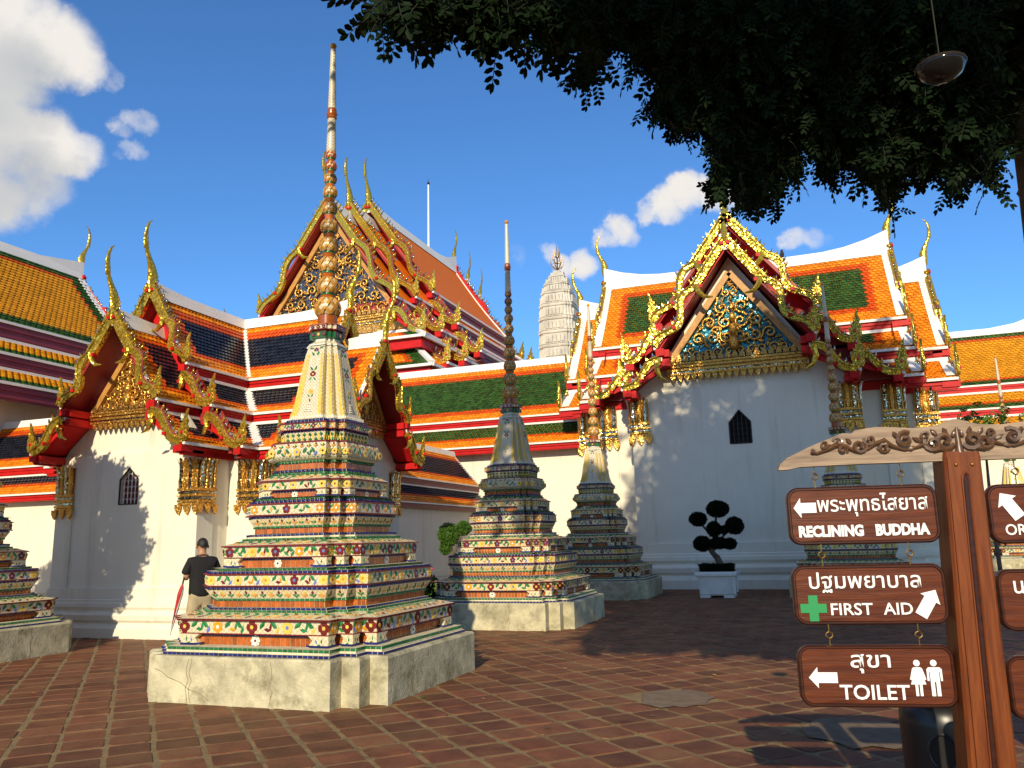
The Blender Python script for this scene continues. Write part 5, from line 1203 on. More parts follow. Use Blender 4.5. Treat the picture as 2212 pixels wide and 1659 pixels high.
# the unseen high crown above the view, pruned so its shade falls as set
cnt = 0
while cnt < 5400:
    x, y, z = R.uniform(-5.6, 10.5), R.uniform(-.5, 13), R.uniform(5, 20)
    e = ((x-2.5)/8.6)**2 + ((y-6)/7)**2 + ((z-(10.2+.35*x))/6.4)**2
    if e > 1 or not shade_ok(x, y, z): continue
    lump = math.sin(x*1.7+z)*math.sin(y*1.5-z*.8)*math.sin(z*1.3+x*.6)
    if lump < -.2 - .35*(1-e): continue
    X, Y, Zd = project((x, y, z)); cnt += 1
    if Zd > 0 and -250 < X < 2450 and Y > -230:
        continue
    recs.append((R.choice(BIG), frame((x, y, z), *rotm((R.uniform(-1, 1), R.uniform(-1, 1), R.uniform(-1, .4)), R.uniform(-1, 1)), *([R.uniform(1.2, 2.1)]*3))))
# unseen crown back, added behind the viewer to keep sun off visible leaves
cnt = 0
while cnt < 3000:
    x, y, z = R.uniform(-4, 11), R.uniform(-9, .5), R.uniform(7, 19)
    if not shade_ok(x, y, z) or ((x-3.8)/8)**2 + ((y+3)/7.5)**2 + ((z-12.2)/5.4)**2 > 1: continue
    cnt += 1; recs.append((R.choice(BIG), frame((x, y, z), *rotm((R.uniform(-1, 1), R.uniform(-1, 1), R.uniform(-1, .4)), R.uniform(-1, 1)), *([R.uniform(1.3, 2.2)]*3))))
for (tx, ty, dp, src) in ((900, 20, 5.0, 7), (1060, 30, 5.0, 7), (1250, 110, 5.6, 7), (1380, 140, 6.4, 6), (1560, 330, 7, 6), (1650, 400, 7.4, 5), (1760, 330, 7.6, 5), (1910, 400, 8, 4), (2060, 360, 8, 4), (1480, 60, 6, 7), (1830, 150, 7, 6)):
    e = CAMPOS + dirpix(tx, ty)*dp; s_ = Vector(tp[src]); mid = (s_+e)/2 + Vector((0, 0, .9)); pts = [s_.lerp(mid, .5) + Vector((0, 0, .25)), mid, mid.lerp(e, .6) + Vector((0, 0, .15)), e]
    br.tube([s_]+pts, [.09, .065, .045, .025, .008], 'bark', 6)
for a in range(7): 
    an = a*.9; br.tube([Vector(tp[-1])-Vector((0, 0, .8)), Vector((2+2.2*math.cos(an), 6.4+2.2*math.sin(an), 11)), Vector((2+4.3*math.cos(an), 6.4+4.3*math.sin(an), 13))], [.13, .08, .03], 'bark', 6)
br.build("branches", t, smooth=True)
head = [r for r in recs if r[0] in SP]; other = [r for r in recs if r[0] not in SP]
R.shuffle(head)
def low_edge(r):
    p = r[1][:3, 3]; X, Y, Zd = project(p); return 0 if inside(X, Y) and not inside(X, Y+55) else 1
head.sort(key=low_edge)
for q, M in head[:300]: place(q, M, t, "leaf_spray")
join_np("crown", head[300:] + other, t, kind='stuff')
# clipped round tree out of frame to the left, whose shade falls on the left hall's wall
def leafy_ball(mb_recs, c, r, n_, tpls, R, sc=(1, 1, 1), size=1.0):
    for i in range(n_):
        v = Vector((R.gauss(0, 1), R.gauss(0, 1), R.gauss(0, 1))).normalized(); f = R.uniform(.72, 1.02)
        p = Vector((c[0]+v.x*r*f*sc[0], c[1]+v.y*r*f*sc[1], c[2]+v.z*r*f*sc[2])); d = (v + Vector((R.uniform(-.9, .9), R.uniform(-.9, .9), R.uniform(-.9, .9)))).normalized()
        mb_recs.append((R.choice(tpls), frame(p, *rotm(d, R.uniform(-3, 3)), *([size*R.uniform(.7, 1.2)]*3))))
t = thing("round_tree", (-12.25, 6.9, 0), "clipped round tree standing left of the view, shading the left white wall", "tree")
mb = MB(); mb.tube([(-12.25, 6.9, 0), (-11.7, 6.9, 1.4), (-11.75, 6.9, 3.4)], [.12, .1, .07], 'bark', 8); mb.build("trunk", t, smooth=True)
rc = []; R = random.Random(4)
leafy_ball(rc, (-12.35, 6.9, 4.1), 1.25, 2600, BIG, R, (1.0, 1, 1.05), .6); leafy_ball(rc, (-13.9, 6.9, 3.9), 1.1, 1500, BIG, R, (1.3, 1, .9), .6)
join_np("crown", rc, t, kind='stuff')
# small leaf template for clipped bushes
def tuft_tpl(seed, mat, L=.05):
    R = random.Random(seed); mb = MB()
    for i in range(5):
        d = Vector((1, R.uniform(-.9, .9), R.uniform(-.9, .9))).normalized(); leaflet(mb, Vector((0, 0, 0)), d, Vector((R.uniform(-1, 1), R.uniform(-1, 1), 1)).normalized(), L*R.uniform(.7, 1.2), L*.5, mat)
    return TPL("tuft", mb)
TD = [tuft_tpl(i, 'leaf_dark') for i in range(4)]; TB = [tuft_tpl(i+9, 'leaf_bright') for i in range(4)]
def topiary(name, loc, label, stem, balls, tpls, rad=.06, group=None, dens=1500, size=1.0):
    t = thing(name, loc, label, "topiary", group); R = random.Random(int(loc[0]*100)); mb = MB()
    for pth, rr in stem: mb.tube([(loc[0]+p[0], loc[1]+p[1], p[2]) for p in pth], rr, 'bark', 7)
    mb.build("stem", t, smooth=True)
    for c, r, sc in balls:
        rc = []; cc = (loc[0]+c[0], loc[1]+c[1], c[2]); leafy_ball(rc, cc, r, int(dens*r*r*14), tpls, R, sc, size)
        core = MB(); core.blob(cc, r*.8, tpls[0].ml[0], 10, 8, sc)
        o = join_np("leaf_ball", rc, t, kind='stuff'); core.build("leaf_core", t, smooth=True)
    return t
# white planter with the cloud-pruned tree
px, py = -2.42, 22.15
t = thing("planter", (px, py, 0), "white square planter box before the shaded white wall, holding the pruned tree", "planter")
mb = MB(); w0, w1 = .44, .47
mb.grid([[(px+sx*w*1.0, py+sy*w*1.0, z) for sx, sy in ((-1, -1), (1, -1), (1, 1), (-1, 1))] for w, z in ((.4, .06), (.43, .1), (.455, .5), (.455, .53), (.52, .55), (.53, .6), (.52, .655), (.45, .66), (.44, .6))], 'planter_white', closed=True)
mb.poly([(px+sx*.44, py+sy*.44, .6) for sx, sy in ((-1, -1), (1, -1), (1, 1), (-1, 1))], 'soil'); mb.poly([(px+sx*.4, py+sy*.4, .06) for sx, sy in ((-1, -1), (-1, 1), (1, 1), (1, -1))], 'planter_white')
for sx in (-1, 1):
    for sy in (-1, 1): mb.box(px+sx*.3-.13, px+sx*.3+.13, py+sy*.3-.13, py+sy*.3+.13, 0, .065, 'planter_white')
for s_ in (-1, 1):
    for k in (.36, .41): mb.box(px+s_*k-.014, px+s_*k+.014, py-.475, py-.42, .1, .52, 'planter_white'); mb.box(px+.42, px+.475, py+s_*k-.014, py+s_*k+.014, .1, .52, 'planter_white')
mb.build("box", t)
rc = []; R = random.Random(9); cov = []
for i in range(900): rc.append((R.choice(TD), frame((px+R.uniform(-.42, .42), py+R.uniform(-.42, .42), .62+R.uniform(0, .2)), *rotm((R.uniform(-1, 1), R.uniform(-1, 1), 1.2)), 1.3, 1.3, 1.3)))
join_np("ground_cover", rc, t, kind='stuff')
topiary("topiary_tree", (px, py, .6), "cloud-pruned tree with dark leaf pads in the white planter box",
        [([(0.05, 0, .6), (.08, 0, .85), (.03, 0, 1.0), (-.1, 0, 1.15), (-.02, 0, 1.4), (.0, 0, 1.7), (.06, 0, 2.0), (.09, 0, 2.2)], [.1, .1, .085, .075, .06, .045, .035, .025]),
         ([(-.08, 0, 1.6), (-.25, 0, 1.78), (-.4, 0, 1.98)], [.04, .03, .02]), ([(.02, 0, 1.35), (.25, .05, 1.6), (.45, .02, 1.75)], [.04, .03, .02]), ([(-.1, 0, 1.15), (-.25, -.05, 1.3)], [.05, .03]), ([(-.02, 0, 1.25), (.3, -.06, 1.35)], [.05, .03])],
        [((.12, 0, 2.27), .29, (1, 1, .74)), ((-.41, 0, 2.02), .23, (1, 1, .78)), ((.52, .02, 1.82), .235, (1, 1, .95)), ((.0, -.08, 1.74), .19, (1, 1, 1.05)), ((.24, -.02, 1.72), .13, (1, 1, .8)), ((-.33, -.05, 1.37), .23, (1, 1, .85)), ((.1, -.12, 1.38), .25, (1, 1, .55)), ((.38, -.1, 1.36), .17, (1, 1, .85))], TD, dens=1900, size=.75)
topiary("topiary_tree", (-8.9, 19.5, 0), "bright green ball-pruned tree behind the second chedi against the grey wall",
        [([(0, 0, 0), (.02, 0, .6), (.06, 0, 1.2), (0, 0, 1.5)], [.06, .05, .04, .03]), ([(.04, 0, 1.1), (.2, 0, 1.5), (.34, 0, 1.8)], [.04, .03, .02])],
        [((-.05, 0, 1.76), .28, (1, 1, 1.1)), ((-.12, -.05, 1.42), .16, (1, 1, 1)), ((.36, .05, 1.92), .2, (1, 1, .9)), ((.12, 0, 1.66), .14, (1, 1, 1))], TB, dens=1500, size=.75)
# shrub and white baluster pot by the second chedi's left side
t = thing("flower_pot", (-6.98, 13.35, 0), "small white baluster pot between the two sunlit chedis", "flower pot")
mb = MB(); mb.lathe([(.12, 0), (.12, .05), (.07, .1), (.055, .3), (.06, .45), (.1, .52), (.115, .62), (.105, .66), (.12, .68), (.12, .73), (.09, .74)], (-6.98, 13.35, 0), 'planter_white', 14); smooth_angle(mb.build("pot", t), 40)
t = thing("flowering_shrub", (-7.15, 14.6, 0), "dark shrub with a few pink blossoms at the left side of the second chedi", "shrub")
rc = []; R = random.Random(12)
for c, r in (((-7.2, 14.3, .45), .34), ((-7.35, 14.7, .6), .4), ((-7.25, 14.1, .75), .3), ((-7.4, 14.5, .95), .25), ((-7.2, 13.9, .35), .28)): leafy_ball(rc, c, r, 600, TD+TB[:1], R, (1, 1, 1), 1.3)
join_np("foliage", rc, t, kind='stuff'); fl = MB()
for i in range(26): fl.blob((-7.25+R.uniform(-.35, .3), 14.15+R.uniform(-.5, .3), .95+R.uniform(-.35, .2)), .03, 'flower_pink', 5, 4)
fl.build("blossom", t); mb = MB()
for i in range(5): mb.tube([(-7.25+.05*i, 14.5, 0), (-7.3+.06*R.uniform(-2, 2), 14.3+.1*i, .7)], [.02, .012], 'bark', 5)
mb.build("stem", t)
# leafy sapling behind the sign
t = thing("sapling", (4.45, 24, 0), "leafy green sapling top showing above the carved sign beam at the right", "tree"); R = random.Random(3)
mb = MB(); mb.tube([(4.45, 24, 0), (4.42, 24, 2), (4.5, 24, 4.2)], [.06, .05, .02], 'bark', 6); rc = []; ST = [spray_tpl(40+i, 'leaf_bright', pairs=3, L=.17, w=.11, pitch=.1) for i in range(4)]
for i in range(14):
    e = Vector((4.45+R.uniform(-.75, .75), 24+R.uniform(-.5, .5), R.uniform(4.1, 4.72))); mb.tube([(4.48, 24, 3.4+R.uniform(0, .6)), e], [.018, .006], 'bark', 4)
    for j in range(9): rc.append((R.choice(ST), frame(e + Vector((R.gauss(0, .13), R.gauss(0, .13), R.gauss(-.1, .16))), *rotm((R.uniform(-1, 1), R.uniform(-1, 1), R.uniform(-.6, .6)), R.uniform(-1, 1)), *([.55]*3))))
mb.build("trunk", t, smooth=True); join_np("crown", rc, t, kind='stuff')
# round dark glass shape hanging in the tree
t = thing("glass_disc", (.641, 3.297, 3.397), "round dark glass shape hanging among the dark leaves near the trunk", "lamp")
mb = MB(); pr = [(r_*.48, z_*.48) for r_, z_ in [(.01, -.135), (.08, -.125), (.15, -.08), (.185, -.02), (.19, 0), (.18, .03), (.13, .06), (.05, .085), (.02, .09)]]; mb.lathe(pr, (.641, 3.297, 3.397), 'dark_glass', 20); mb.build("globe", t, smooth=True)
mb = MB(); mb.lathe([(.0915, -.006), (.095, 0), (.0915, .006)], (.641, 3.297, 3.402), 'iron', 20); mb.tube([(.641, 3.297, 3.43), (.66, 3.4, 4.9)], .003, 'twig', 5); mb.build("disc_mount", t)
# bird on the ridge
t = thing("pigeon", (-.13, 31, 11.9), "dark pigeon perched on the white ridge of the green tiled roof", "bird")
mb = MB(); mb.tube([(-.13, 31.12, 11.93), (-.13, 31.02, 11.99), (-.13, 30.94, 12.07), (-.13, 30.9, 12.15), (-.13, 30.87, 12.2), (-.13, 30.82, 12.2)], [.015, .06, .085, .05, .045, .008], 'feather', 8); mb.build("body", t, smooth=True)
mb = MB(); mb.tube([(-.13, 31.1, 11.95), (-.13, 31.28, 11.86)], [.04, .02], 'feather', 6, flat=.4); mb.build("tail", t)
for s_ in (-1, 1): mb = MB(); mb.tube([(-.13+s_*.02, 31.0, 11.95), (-.13+s_*.02, 30.98, 11.86)], .008, 'umbrella_red', 4); mb.build("leg", t)
# ------------------------------------------------------------------ the hanging wooden sign (own frame: x along the boards, y away, z up)
SO = to_site((1.872, 3.5, 0)); AX_ = to_site((math.cos(.155), -math.sin(.155), 0)).normalized(); AZ = Vector((0, 0, 1)); AY = AZ.cross(AX_).normalized(); AX_ = AY.cross(AZ)
SM = Matrix(((AX_.x, AY.x, AZ.x, SO.x), (AX_.y, AY.y, AZ.y, SO.y), (AX_.z, AY.z, AZ.z, SO.z), (0, 0, 0, 1)))
def sthing(name, label, cat, x=0, z=0, group=None):
    t = thing(name, (0, 0, 0), label, cat, group); t.matrix_world = SM @ Matrix.Translation((x, 0, z)); return t
def sbuild(mb, name, parent, smooth=False, deg=None):
    me = mb.mesh(name); o = bpy.data.objects.new(name, me); COL.objects.link(o); o.parent = parent
    if deg: smooth_angle(o, deg)
    return o
post = sthing("sign_post", "brown wooden post of the direction sign with a carved groove", "sign post"); post.matrix_world = SM @ Matrix.Rotation(.028, 4, 'Y'); LEVEL = Matrix.Rotation(-.028, 4, 'Y') @ Matrix.Translation((.05, 0, 0))
mb = MB(); hs = [(-.05, .105), (.64, .092), (1.2, .083), (1.9, .074), (1.925, .07)]
rows = []
for z, h in hs:
    c = h*.12; d_ = .075; rows.append([(-h+c, -d_, z), (h-c, -d_, z), (h, -d_+c, z), (h, d_-c, z), (h-c, d_, z), (-h+c, d_, z), (-h, d_-c, z), (-h, -d_+c, z)])
mb.grid(rows, 'wood_post', closed=True); mb.poly(rows[-1], 'wood_post'); sbuild(mb, "post", post)
mb = MB(); mb.box(-.064, .064, -.084, -.076, .02, 1.9, 'wood_post'); sbuild(mb, "face_board", post)
mb = MB(); mb.tube([(0, -.086, .02), (0, -.086, 1.8), (0, -.084, 1.83)], [.011, .011, .004], 'wood_plate_edge', 6)
for s_ in (-1, 1): mb.tube([(s_*.016, -.086, .02), (s_*.014, -.086, 1.82), (0, -.086, 1.84)], .004, 'wood_post', 5)
sbuild(mb, "groove", post)
for s_ in (-1, 1): mb = MB(); mb.blob((s_*.032, -.086, 1.868), .008, 'brass', 8, 6); sbuild(mb, "bolt", post)
mb = MB(); mb.box(-.3, .3, -.16, .16, 0, .09, 'wood_post'); sbuild(mb, "foot", post)
beam = MB(); ol = [(-.752, 1.873), (-.745, 1.897), (-.71, 1.927), (-.606, 1.974), (-.468, 2.026), (-.43, 2.022), (-.415, 2.036), (-.33, 2.047), (-.25, 2.042), (-.176, 2.035), (-.09, 2.041), (-.013, 2.066)]
lo = [(-.71, 1.874), (-.66, 1.884), (-.4, 1.888)]
outl = ol + [(-x, z) for x, z in ol[::-1]] + [(-x, z) for x, z in lo] + lo[::-1]
beam.prism(outl, (0, -.03, 0), (1, 0, 0), (0, 0, 1), (0, 1, 0), .05, 'wood_beam'); sbuild(beam, "carved_beam", post).matrix_basis = LEVEL
cv = MB(); X, Zz = Vector((1, 0, 0)), Vector((0, 0, 1))
for sg in (-1, 1):
    def S2(x, z): return Vector((sg*x, -.058, z))
    main = [(.03, 1.945), (.1, 1.935), (.14, 1.962), (.17, 1.95), (.22, 1.94), (.27, 1.96), (.3, 1.985), (.34, 1.972), (.37, 1.95), (.42, 1.94), (.46, 1.965), (.5, 1.975), (.54, 1.955), (.585, 1.938), (.61, 1.945)]
    cv.tube([S2(*p) for p in main], [.01 + .004*math.sin(i*1.3) for i in range(len(main))], 'wood_carving', 6)
    for x, z, r, a, dr in ((.055, 1.975, .042, 3.6, 1), (.105, 1.965, .036, .5, -1), (.13, 2.0, .022, 4.4, 1), (.215, 1.985, .036, 2.2, -1), (.305, 1.955, .024, 3.4, 1), (.36, 1.99, .024, .4, -1), (.405, 1.965, .032, 2.8, 1), (.475, 1.952, .022, 3.8, -1), (.49, 1.988, .022, .2, 1), (.55, 1.972, .018, 2.4, -1), (.6, 1.948, .013, 1, 1)):
        cv.tube(spiral(S2(x, z), X*sg, Zz, r, 1.3, a, dr, Vector((0, -1, 0)), 14), [r*.3]*9 + [r*.24]*6, 'wood_carving', 5)
    for x, z, a, L in ((.02, 1.99, 1.9, .06), (.045, 2.005, 1.2, .05), (.085, 2.0, .9, .06), (.15, 1.975, .5, .07), (.18, 1.95, -.3, .06), (.25, 2.0, 1.2, .045), (.28, 1.965, .3, .06), (.33, 1.95, 2.6, .05), (.44, 1.98, .9, .05), (.52, 1.965, .4, .05)):
        d_ = X*sg*math.cos(a) + Zz*math.sin(a); p = S2(x, z); cv.tube([p, p + d_*L*.3 + Vector((0, -.006, 0)), p + d_*L*.55], [.009, .01, .002], 'wood_carving', 5)
cv.tube([S2(0, 1.92), S2(0, 1.96), S2(0, 2.03)], [.02, .014, .006], 'wood_carving', 6); sbuild(cv, "scroll_carving", post, deg=60).matrix_basis = LEVEL
def rrect(w, h, r, n_=6):
    p = []
    for cx_, cz_, a0 in ((w/2-r, h/2-r, 0), (-w/2+r, h/2-r, math.pi/2), (-w/2+r, -h/2+r, math.pi), (w/2-r, -h/2+r, 1.5*math.pi)):
        p += [(cx_+r*math.cos(a0+math.pi/2*k/n_), cz_+r*math.sin(a0+math.pi/2*k/n_)) for k in range(n_+1)]
    return p
BW, BH = .625, .25
def board(x, z, label, name="sign_board"):
    t = sthing(name, label, "sign board", x, z, "hanging direction boards")
    mb = MB(); th = .034; rows = []
    for ins, y in ((0, th*.5), (0, -th*.3), (.006, -th*.5), (.012, -th*.5), (.016, -th*.36)):
        rows.append([(px_, y, pz_) for px_, pz_ in rrect(BW-2*ins, BH-2*ins, .052-ins)])
    mb.grid(rows, 'wood_plate_edge', closed=True, flip=False); mb.poly(rows[-1][::-1], 'wood_plate'); mb.poly(rows[0], 'wood_plate_edge'); sbuild(mb, "board", t); return t
FY = -.0145
def flat(t, pts, mat, name):
    mb = MB(); mb.prism(pts, (0, FY-.001, 0), (1, 0, 0), (0, 0, 1), (0, 1, 0), .004, mat); return sbuild(mb, name, t)
def text(t, s, x0, x1, z, h, bold=.0, name="lettering", ref=None):
    cu = bpy.data.curves.new("lettering", 'FONT'); cu.body = s; cu.size = 1.0; cu.offset = bold; cu.extrude = .02; cu.resolution_u = 3
    o = bpy.data.objects.new("lettering_source", cu); COL.objects.link(o); bpy.context.view_layer.update()
    me = bpy.data.meshes.new_from_object(o.evaluated_get(bpy.context.evaluated_depsgraph_get())); bpy.data.objects.remove(o); 
    n_ = len(me.vertices); co = np.zeros(n_*3); me.vertices.foreach_get('co', co); co = co.reshape(-1, 3)
    a, b_ = co[:, 0].min(), co[:, 0].max(); H = ref or .73
    sx, sz = (x1-x0)/(b_-a), h/H
    out = np.stack([x0+(co[:, 0]-a)*sx, FY - .001 - co[:, 2]*.06, z+co[:, 1]*sz], 1); me.vertices.foreach_set('co', out.ravel()); me.update()
    me.materials.clear(); me.materials.append(MATS['sign_white']); ob = bpy.data.objects.new(name, me); COL.objects.link(ob); ob.parent = t; return ob
def arrow(t, cx_, cz_, L, h, ang, shaft=.5, headl=.32):
    p = [(L/2, shaft*h/2), (-L/2+headl*L, shaft*h/2), (-L/2+headl*L, h/2), (-L/2, 0), (-L/2+headl*L, -h/2), (-L/2+headl*L, -shaft*h/2), (L/2, -shaft*h/2)]
    c, s = math.cos(ang), math.sin(ang); return flat(t, [(cx_+x*c-z*s, cz_+x*s+z*c) for x, z in p], 'sign_white', "arrow")
XB = -.36
z1, z2, z3 = 1.67, 1.333, 1.0
t1 = board(XB, z1, "upper left wooden board reading RECLINING BUDDHA with a left arrow")
arrow(t1, -.238, .036, .096, .088, 0); text(t1, "พระพุทธไสยาส", -.185, .272, .018, .05, .008, ref=.56)
text(t1, "RECLINING", -.272, -.002, -.088, .046, .05); text(t1, "BUDDHA", .048, .268, -.088, .046, .05)
t2 = board(XB-.006, z2, "middle left wooden board reading FIRST AID with a green cross")
text(t2, "ปฐมพยาบาล", -.243, .212, .028, .05, .008, ref=.56); text(t2, "FIRST", -.163, .008, -.083, .05, .012); text(t2, "AID", .05, .168, -.083, .05, .012)
c = .019; q = .054; flat(t2, [(x-.234, z-.055) for x, z in ((-c, q), (c, q), (c, c), (q, c), (q, -c), (c, -c), (c, -q), (-c, -q), (-c, -c), (-q, -c), (-q, c), (-c, c))], 'sign_green', "green_cross")
arrow(t2, .232, -.037, .125, .088, math.radians(180+57), .58, .36)
t3 = board(XB-.011, z3, "lower left wooden board reading TOILET with two white figures")
text(t3, "สุขา", -.1, .06, .036, .05, .008, ref=.56); text(t3, "TOILET", -.153, .125, -.092, .06, .014); arrow(t3, -.216, -.006, .116, .085, 0)
def picto(t, x, female):
    zc = -.06; pts = [(x+.013*math.cos(a), .053+.013*math.sin(a)) for a in [2*math.pi*k/12 for k in range(12)]]; flat(t, pts, 'sign_white', "figure_head")
    if female: p = [(-.014, .036), (.014, .036), (.02, .03), (.032, -.012), (.026, -.015), (.014, .016), (.03, -.032), (.014, -.032), (.014, -.078), (.003, -.078), (.003, -.032), (-.003, -.032), (-.003, -.078), (-.014, -.078), (-.014, -.032), (-.03, -.032), (-.014, .016), (-.026, -.015), (-.032, -.012), (-.02, .03)]
    else: p = [(-.022, .036), (.022, .036), (.03, .028), (.03, -.018), (.022, -.018), (.021, .018), (.018, .018), (.018, -.078), (.003, -.078), (.003, -.022), (-.003, -.022), (-.003, -.078), (-.018, -.078), (-.018, .018), (-.021, .018), (-.022, -.018), (-.03, -.018), (-.03, .028)]
    flat(t, [(x+a, b_) for a, b_ in p], 'sign_white', "figure_body")
picto(t3, .162, True); picto(t3, .228, False)
XR = .462
t4 = board(XR, z1-.012, "upper right wooden board with an up-left arrow, cut by the right edge"); arrow(t4, -.225, .035, .125, .09, math.radians(-57), .55, .36); text(t4, "ORDINATION HALL", -.255, .27, -.088, .046, .012); text(t4, "พระอุโบสถ", -.12, .25, .02, .05, .008, ref=.56)
t5 = board(XR-.004, z2-.03, "middle right wooden board, cut by the right edge, beginning with M"); text(t5, "นวดแผนโบราณ", -.25, .25, .028, .05, .008, ref=.56); text(t5, "MASSAGE", -.215, .2, -.083, .052, .02)
t6 = board(XR-.01, z3-.045, "lower right wooden board, barely in view at the right edge"); text(t6, "ทางออก", -.235, .1, .03, .05, .008, ref=.56); text(t6, "EXIT", -.2, .05, -.083, .052, .02)
def hook(mb, x, z, ang, r=.013):
    """an open brass screw hook"""
    c, s = math.cos(ang), math.sin(ang); pts = [(x, -.012, z+.034)] + [(x+r*math.sin(a)*c, -.012+r*math.sin(a)*s, z+r*math.cos(a)) for a in [k*.55 for k in range(9)]]
    mb.tube(pts, .0026, 'brass', 6)
for bx, pairs in ((XB, ((1.887, z1+BH/2), (z1-BH/2, z2+BH/2), (z2-BH/2, z3+BH/2))), (XR, ((1.887, z1-.012+BH/2), (z1-.012-BH/2, z2-.03+BH/2), (z2-.03-BH/2, z3-.045+BH/2)))):
    for pi_, (zt, zb) in enumerate(pairs):
        for dx in (-.185, .175):
            t = sthing("hook_pair", "%s brass hook pair %s, %s of the post" % ("left" if dx < 0 else "right", ("under the carved beam", "between upper and middle boards", "between middle and lower boards")[pi_], "left" if bx < 0 else "right"), "hook", bx+dx, zb, "brass hooks between the sign boards"); g_ = zt-zb
            for k, (sgn, nm) in enumerate(((1, "upper_hook"), (-1, "lower_hook"))):
                mb = MB(); zc = g_*.5; r = .0135; base = zt-zb+.004 if sgn > 0 else -.004
                pts = [(0, -.012, base), (0, -.012, zc+sgn*(r*1.2+.004))] + [(r*math.sin(a), -.012+(.004 if k else -.004), zc+sgn*(.004+r*math.cos(a))-sgn*r*.2) for a in [.2+k_*.6 for k_ in range(9)]]
                mb.tube(pts, .0028, 'brass', 6); sbuild(mb, nm, t)
# dark bin beside the post
bp = to_site((2.27, 4.6, 0)); t = thing("waste_bin", bp, "black waste bin with an oval opening half hidden behind the sign post", "bin")
mb = MB(); mb.lathe([(.17, 0), (.19, .03), (.2, .3), (.205, .58), (.2, .64), (.15, .7), (.06, .73)], bp, 'bin_black', 20); smooth_angle(mb.build("bin_body", t), 45)
mb = MB(); fwd = (CAMPOS-Vector((bp.x, bp.y, CAMH))).normalized(); sdv = fwd.cross(Vector((0, 0, 1))); pc = bp + fwd*.205 + Vector((0, 0, .47))
mb.poly([pc + sdv*(.07*math.cos(a)) + Vector((0, 0, .085*math.sin(a))) for a in [2*math.pi*k/20 for k in range(20)]], 'dark_void'); mb.tube([pc + sdv*(.072*math.cos(a)) + Vector((0, 0, .087*math.sin(a))) for a in [2*math.pi*k/20 for k in range(21)]], .008, 'bin_black', 6); mb.build("opening", t)  # flat near-black oval on the body stands in for the shaded hole
# ------------------------------------------------------------------ the man with the phone
def skin_mesh(name, verts, edges, radii, mat, parent, M, sub=2, root=0):
    me = bpy.data.meshes.new(name); me.from_pydata([tuple(v) for v in verts], edges, []); o = bpy.data.objects.new(name, me); COL.objects.link(o)
    sk = o.modifiers.new("skin", 'SKIN'); sk.use_smooth_shade = True
    for i, r in enumerate(radii):
        d = me.skin_vertices[0].data[i]; d.radius = (r, r) if not isinstance(r, tuple) else r; d.use_root = (i == root)
    ss = o.modifiers.new("sub", 'SUBSURF'); ss.levels = ss.render_levels = sub
    bpy.context.view_layer.update(); m2 = bpy.data.meshes.new_from_object(o.evaluated_get(bpy.context.evaluated_depsgraph_get()))
    bpy.data.objects.remove(o); m2.transform(M); m2.materials.clear(); m2.materials.append(MATS[mat]); m2.shade_smooth()
    o = bpy.data.objects.new(name, m2); COL.objects.link(o); o.parent = parent; return o
mp = Vector((-8.78, 10.12, 0)); face = math.radians(52)    # heading turned left of straight away
man = thing("person", mp, "man in black polo and khaki shorts looking at his phone by the white wall", "person")
MM = Matrix.Rotation(face, 4, 'Z') @ Matrix.Scale(.985, 4)
sk_ = [(0, 0, .93), (0, .0, 1.1), (0, -.01, 1.28), (0, -.005, 1.42), (0, .02, 1.5), (0, .05, 1.555), (0, .068, 1.62), (0, .06, 1.685), (0, .05, 1.73),
       (-.17, -.01, 1.4), (-.235, .0, 1.15), (-.15, .24, 1.2), (-.11, .3, 1.235), (.17, -.01, 1.4), (.235, .0, 1.15), (.15, .22, 1.17), (.06, .3, 1.21),
       (-.095, 0, .86), (-.105, .02, .48), (-.11, -.02, .1), (-.115, .13, .04), (.095, 0, .86), (.105, .02, .48), (.11, -.02, .1), (.115, .13, .04)]
se = [(0, 1), (1, 2), (2, 3), (3, 4), (4, 5), (5, 6), (6, 7), (7, 8), (3, 9), (9, 10), (10, 11), (11, 12), (3, 13), (13, 14), (14, 15), (15, 16), (0, 17), (17, 18), (18, 19), (19, 20), (0, 21), (21, 22), (22, 23), (23, 24)]
sr = [(.14, .1), (.13, .095), (.15, .1), (.12, .08), .055, .06, (.078, .094), (.08, .096), (.05, .06), .06, .045, .034, (.038, .02), .06, .045, .034, (.038, .02), .088, .058, .042, .035, .088, .058, .042, .035]
# fingers curl round the phone
for hx, hb, sg in ((-.11, 12, 1), (.06, 16, -1)):
    hp = Vector(sk_[hb])
    for k in range(4):
        a = len(sk_); sk_ += [hp + Vector((sg*.01, .03, .028-.017*k)), hp + Vector((sg*.04, .055, .034-.018*k)), hp + Vector((sg*.065, .045, .038-.018*k))]; se += [(hb, a), (a, a+1), (a+1, a+2)]; sr += [.009, .0085, .007]
    a = len(sk_); sk_ += [hp + Vector((sg*.02, .0, .04)), hp + Vector((sg*.045, .02, .062))]; se += [(hb, a), (a, a+1)]; sr += [.011, .008]
skin_mesh("body", sk_, se, sr, 'skin', man, MM)
sh = [(0, 0, .84), (0, 0, .96), (0, 0, 1.12), (0, -.012, 1.28), (0, -.008, 1.41), (0, .012, 1.47), (-.17, -.01, 1.405), (-.225, .0, 1.27), (-.245, .01, 1.2), (.17, -.01, 1.405), (.225, .0, 1.27), (.245, .01, 1.2)]
skin_mesh("polo_shirt", sh, [(0, 1), (1, 2), (2, 3), (3, 4), (4, 5), (4, 6), (6, 7), (7, 8), (4, 9), (9, 10), (10, 11)], [(.2, .14), (.2, .145), (.195, .14), (.21, .145), (.175, .11), (.075, .075), .08, .075, .072, .08, .075, .072], 'shirt_black', man, MM)
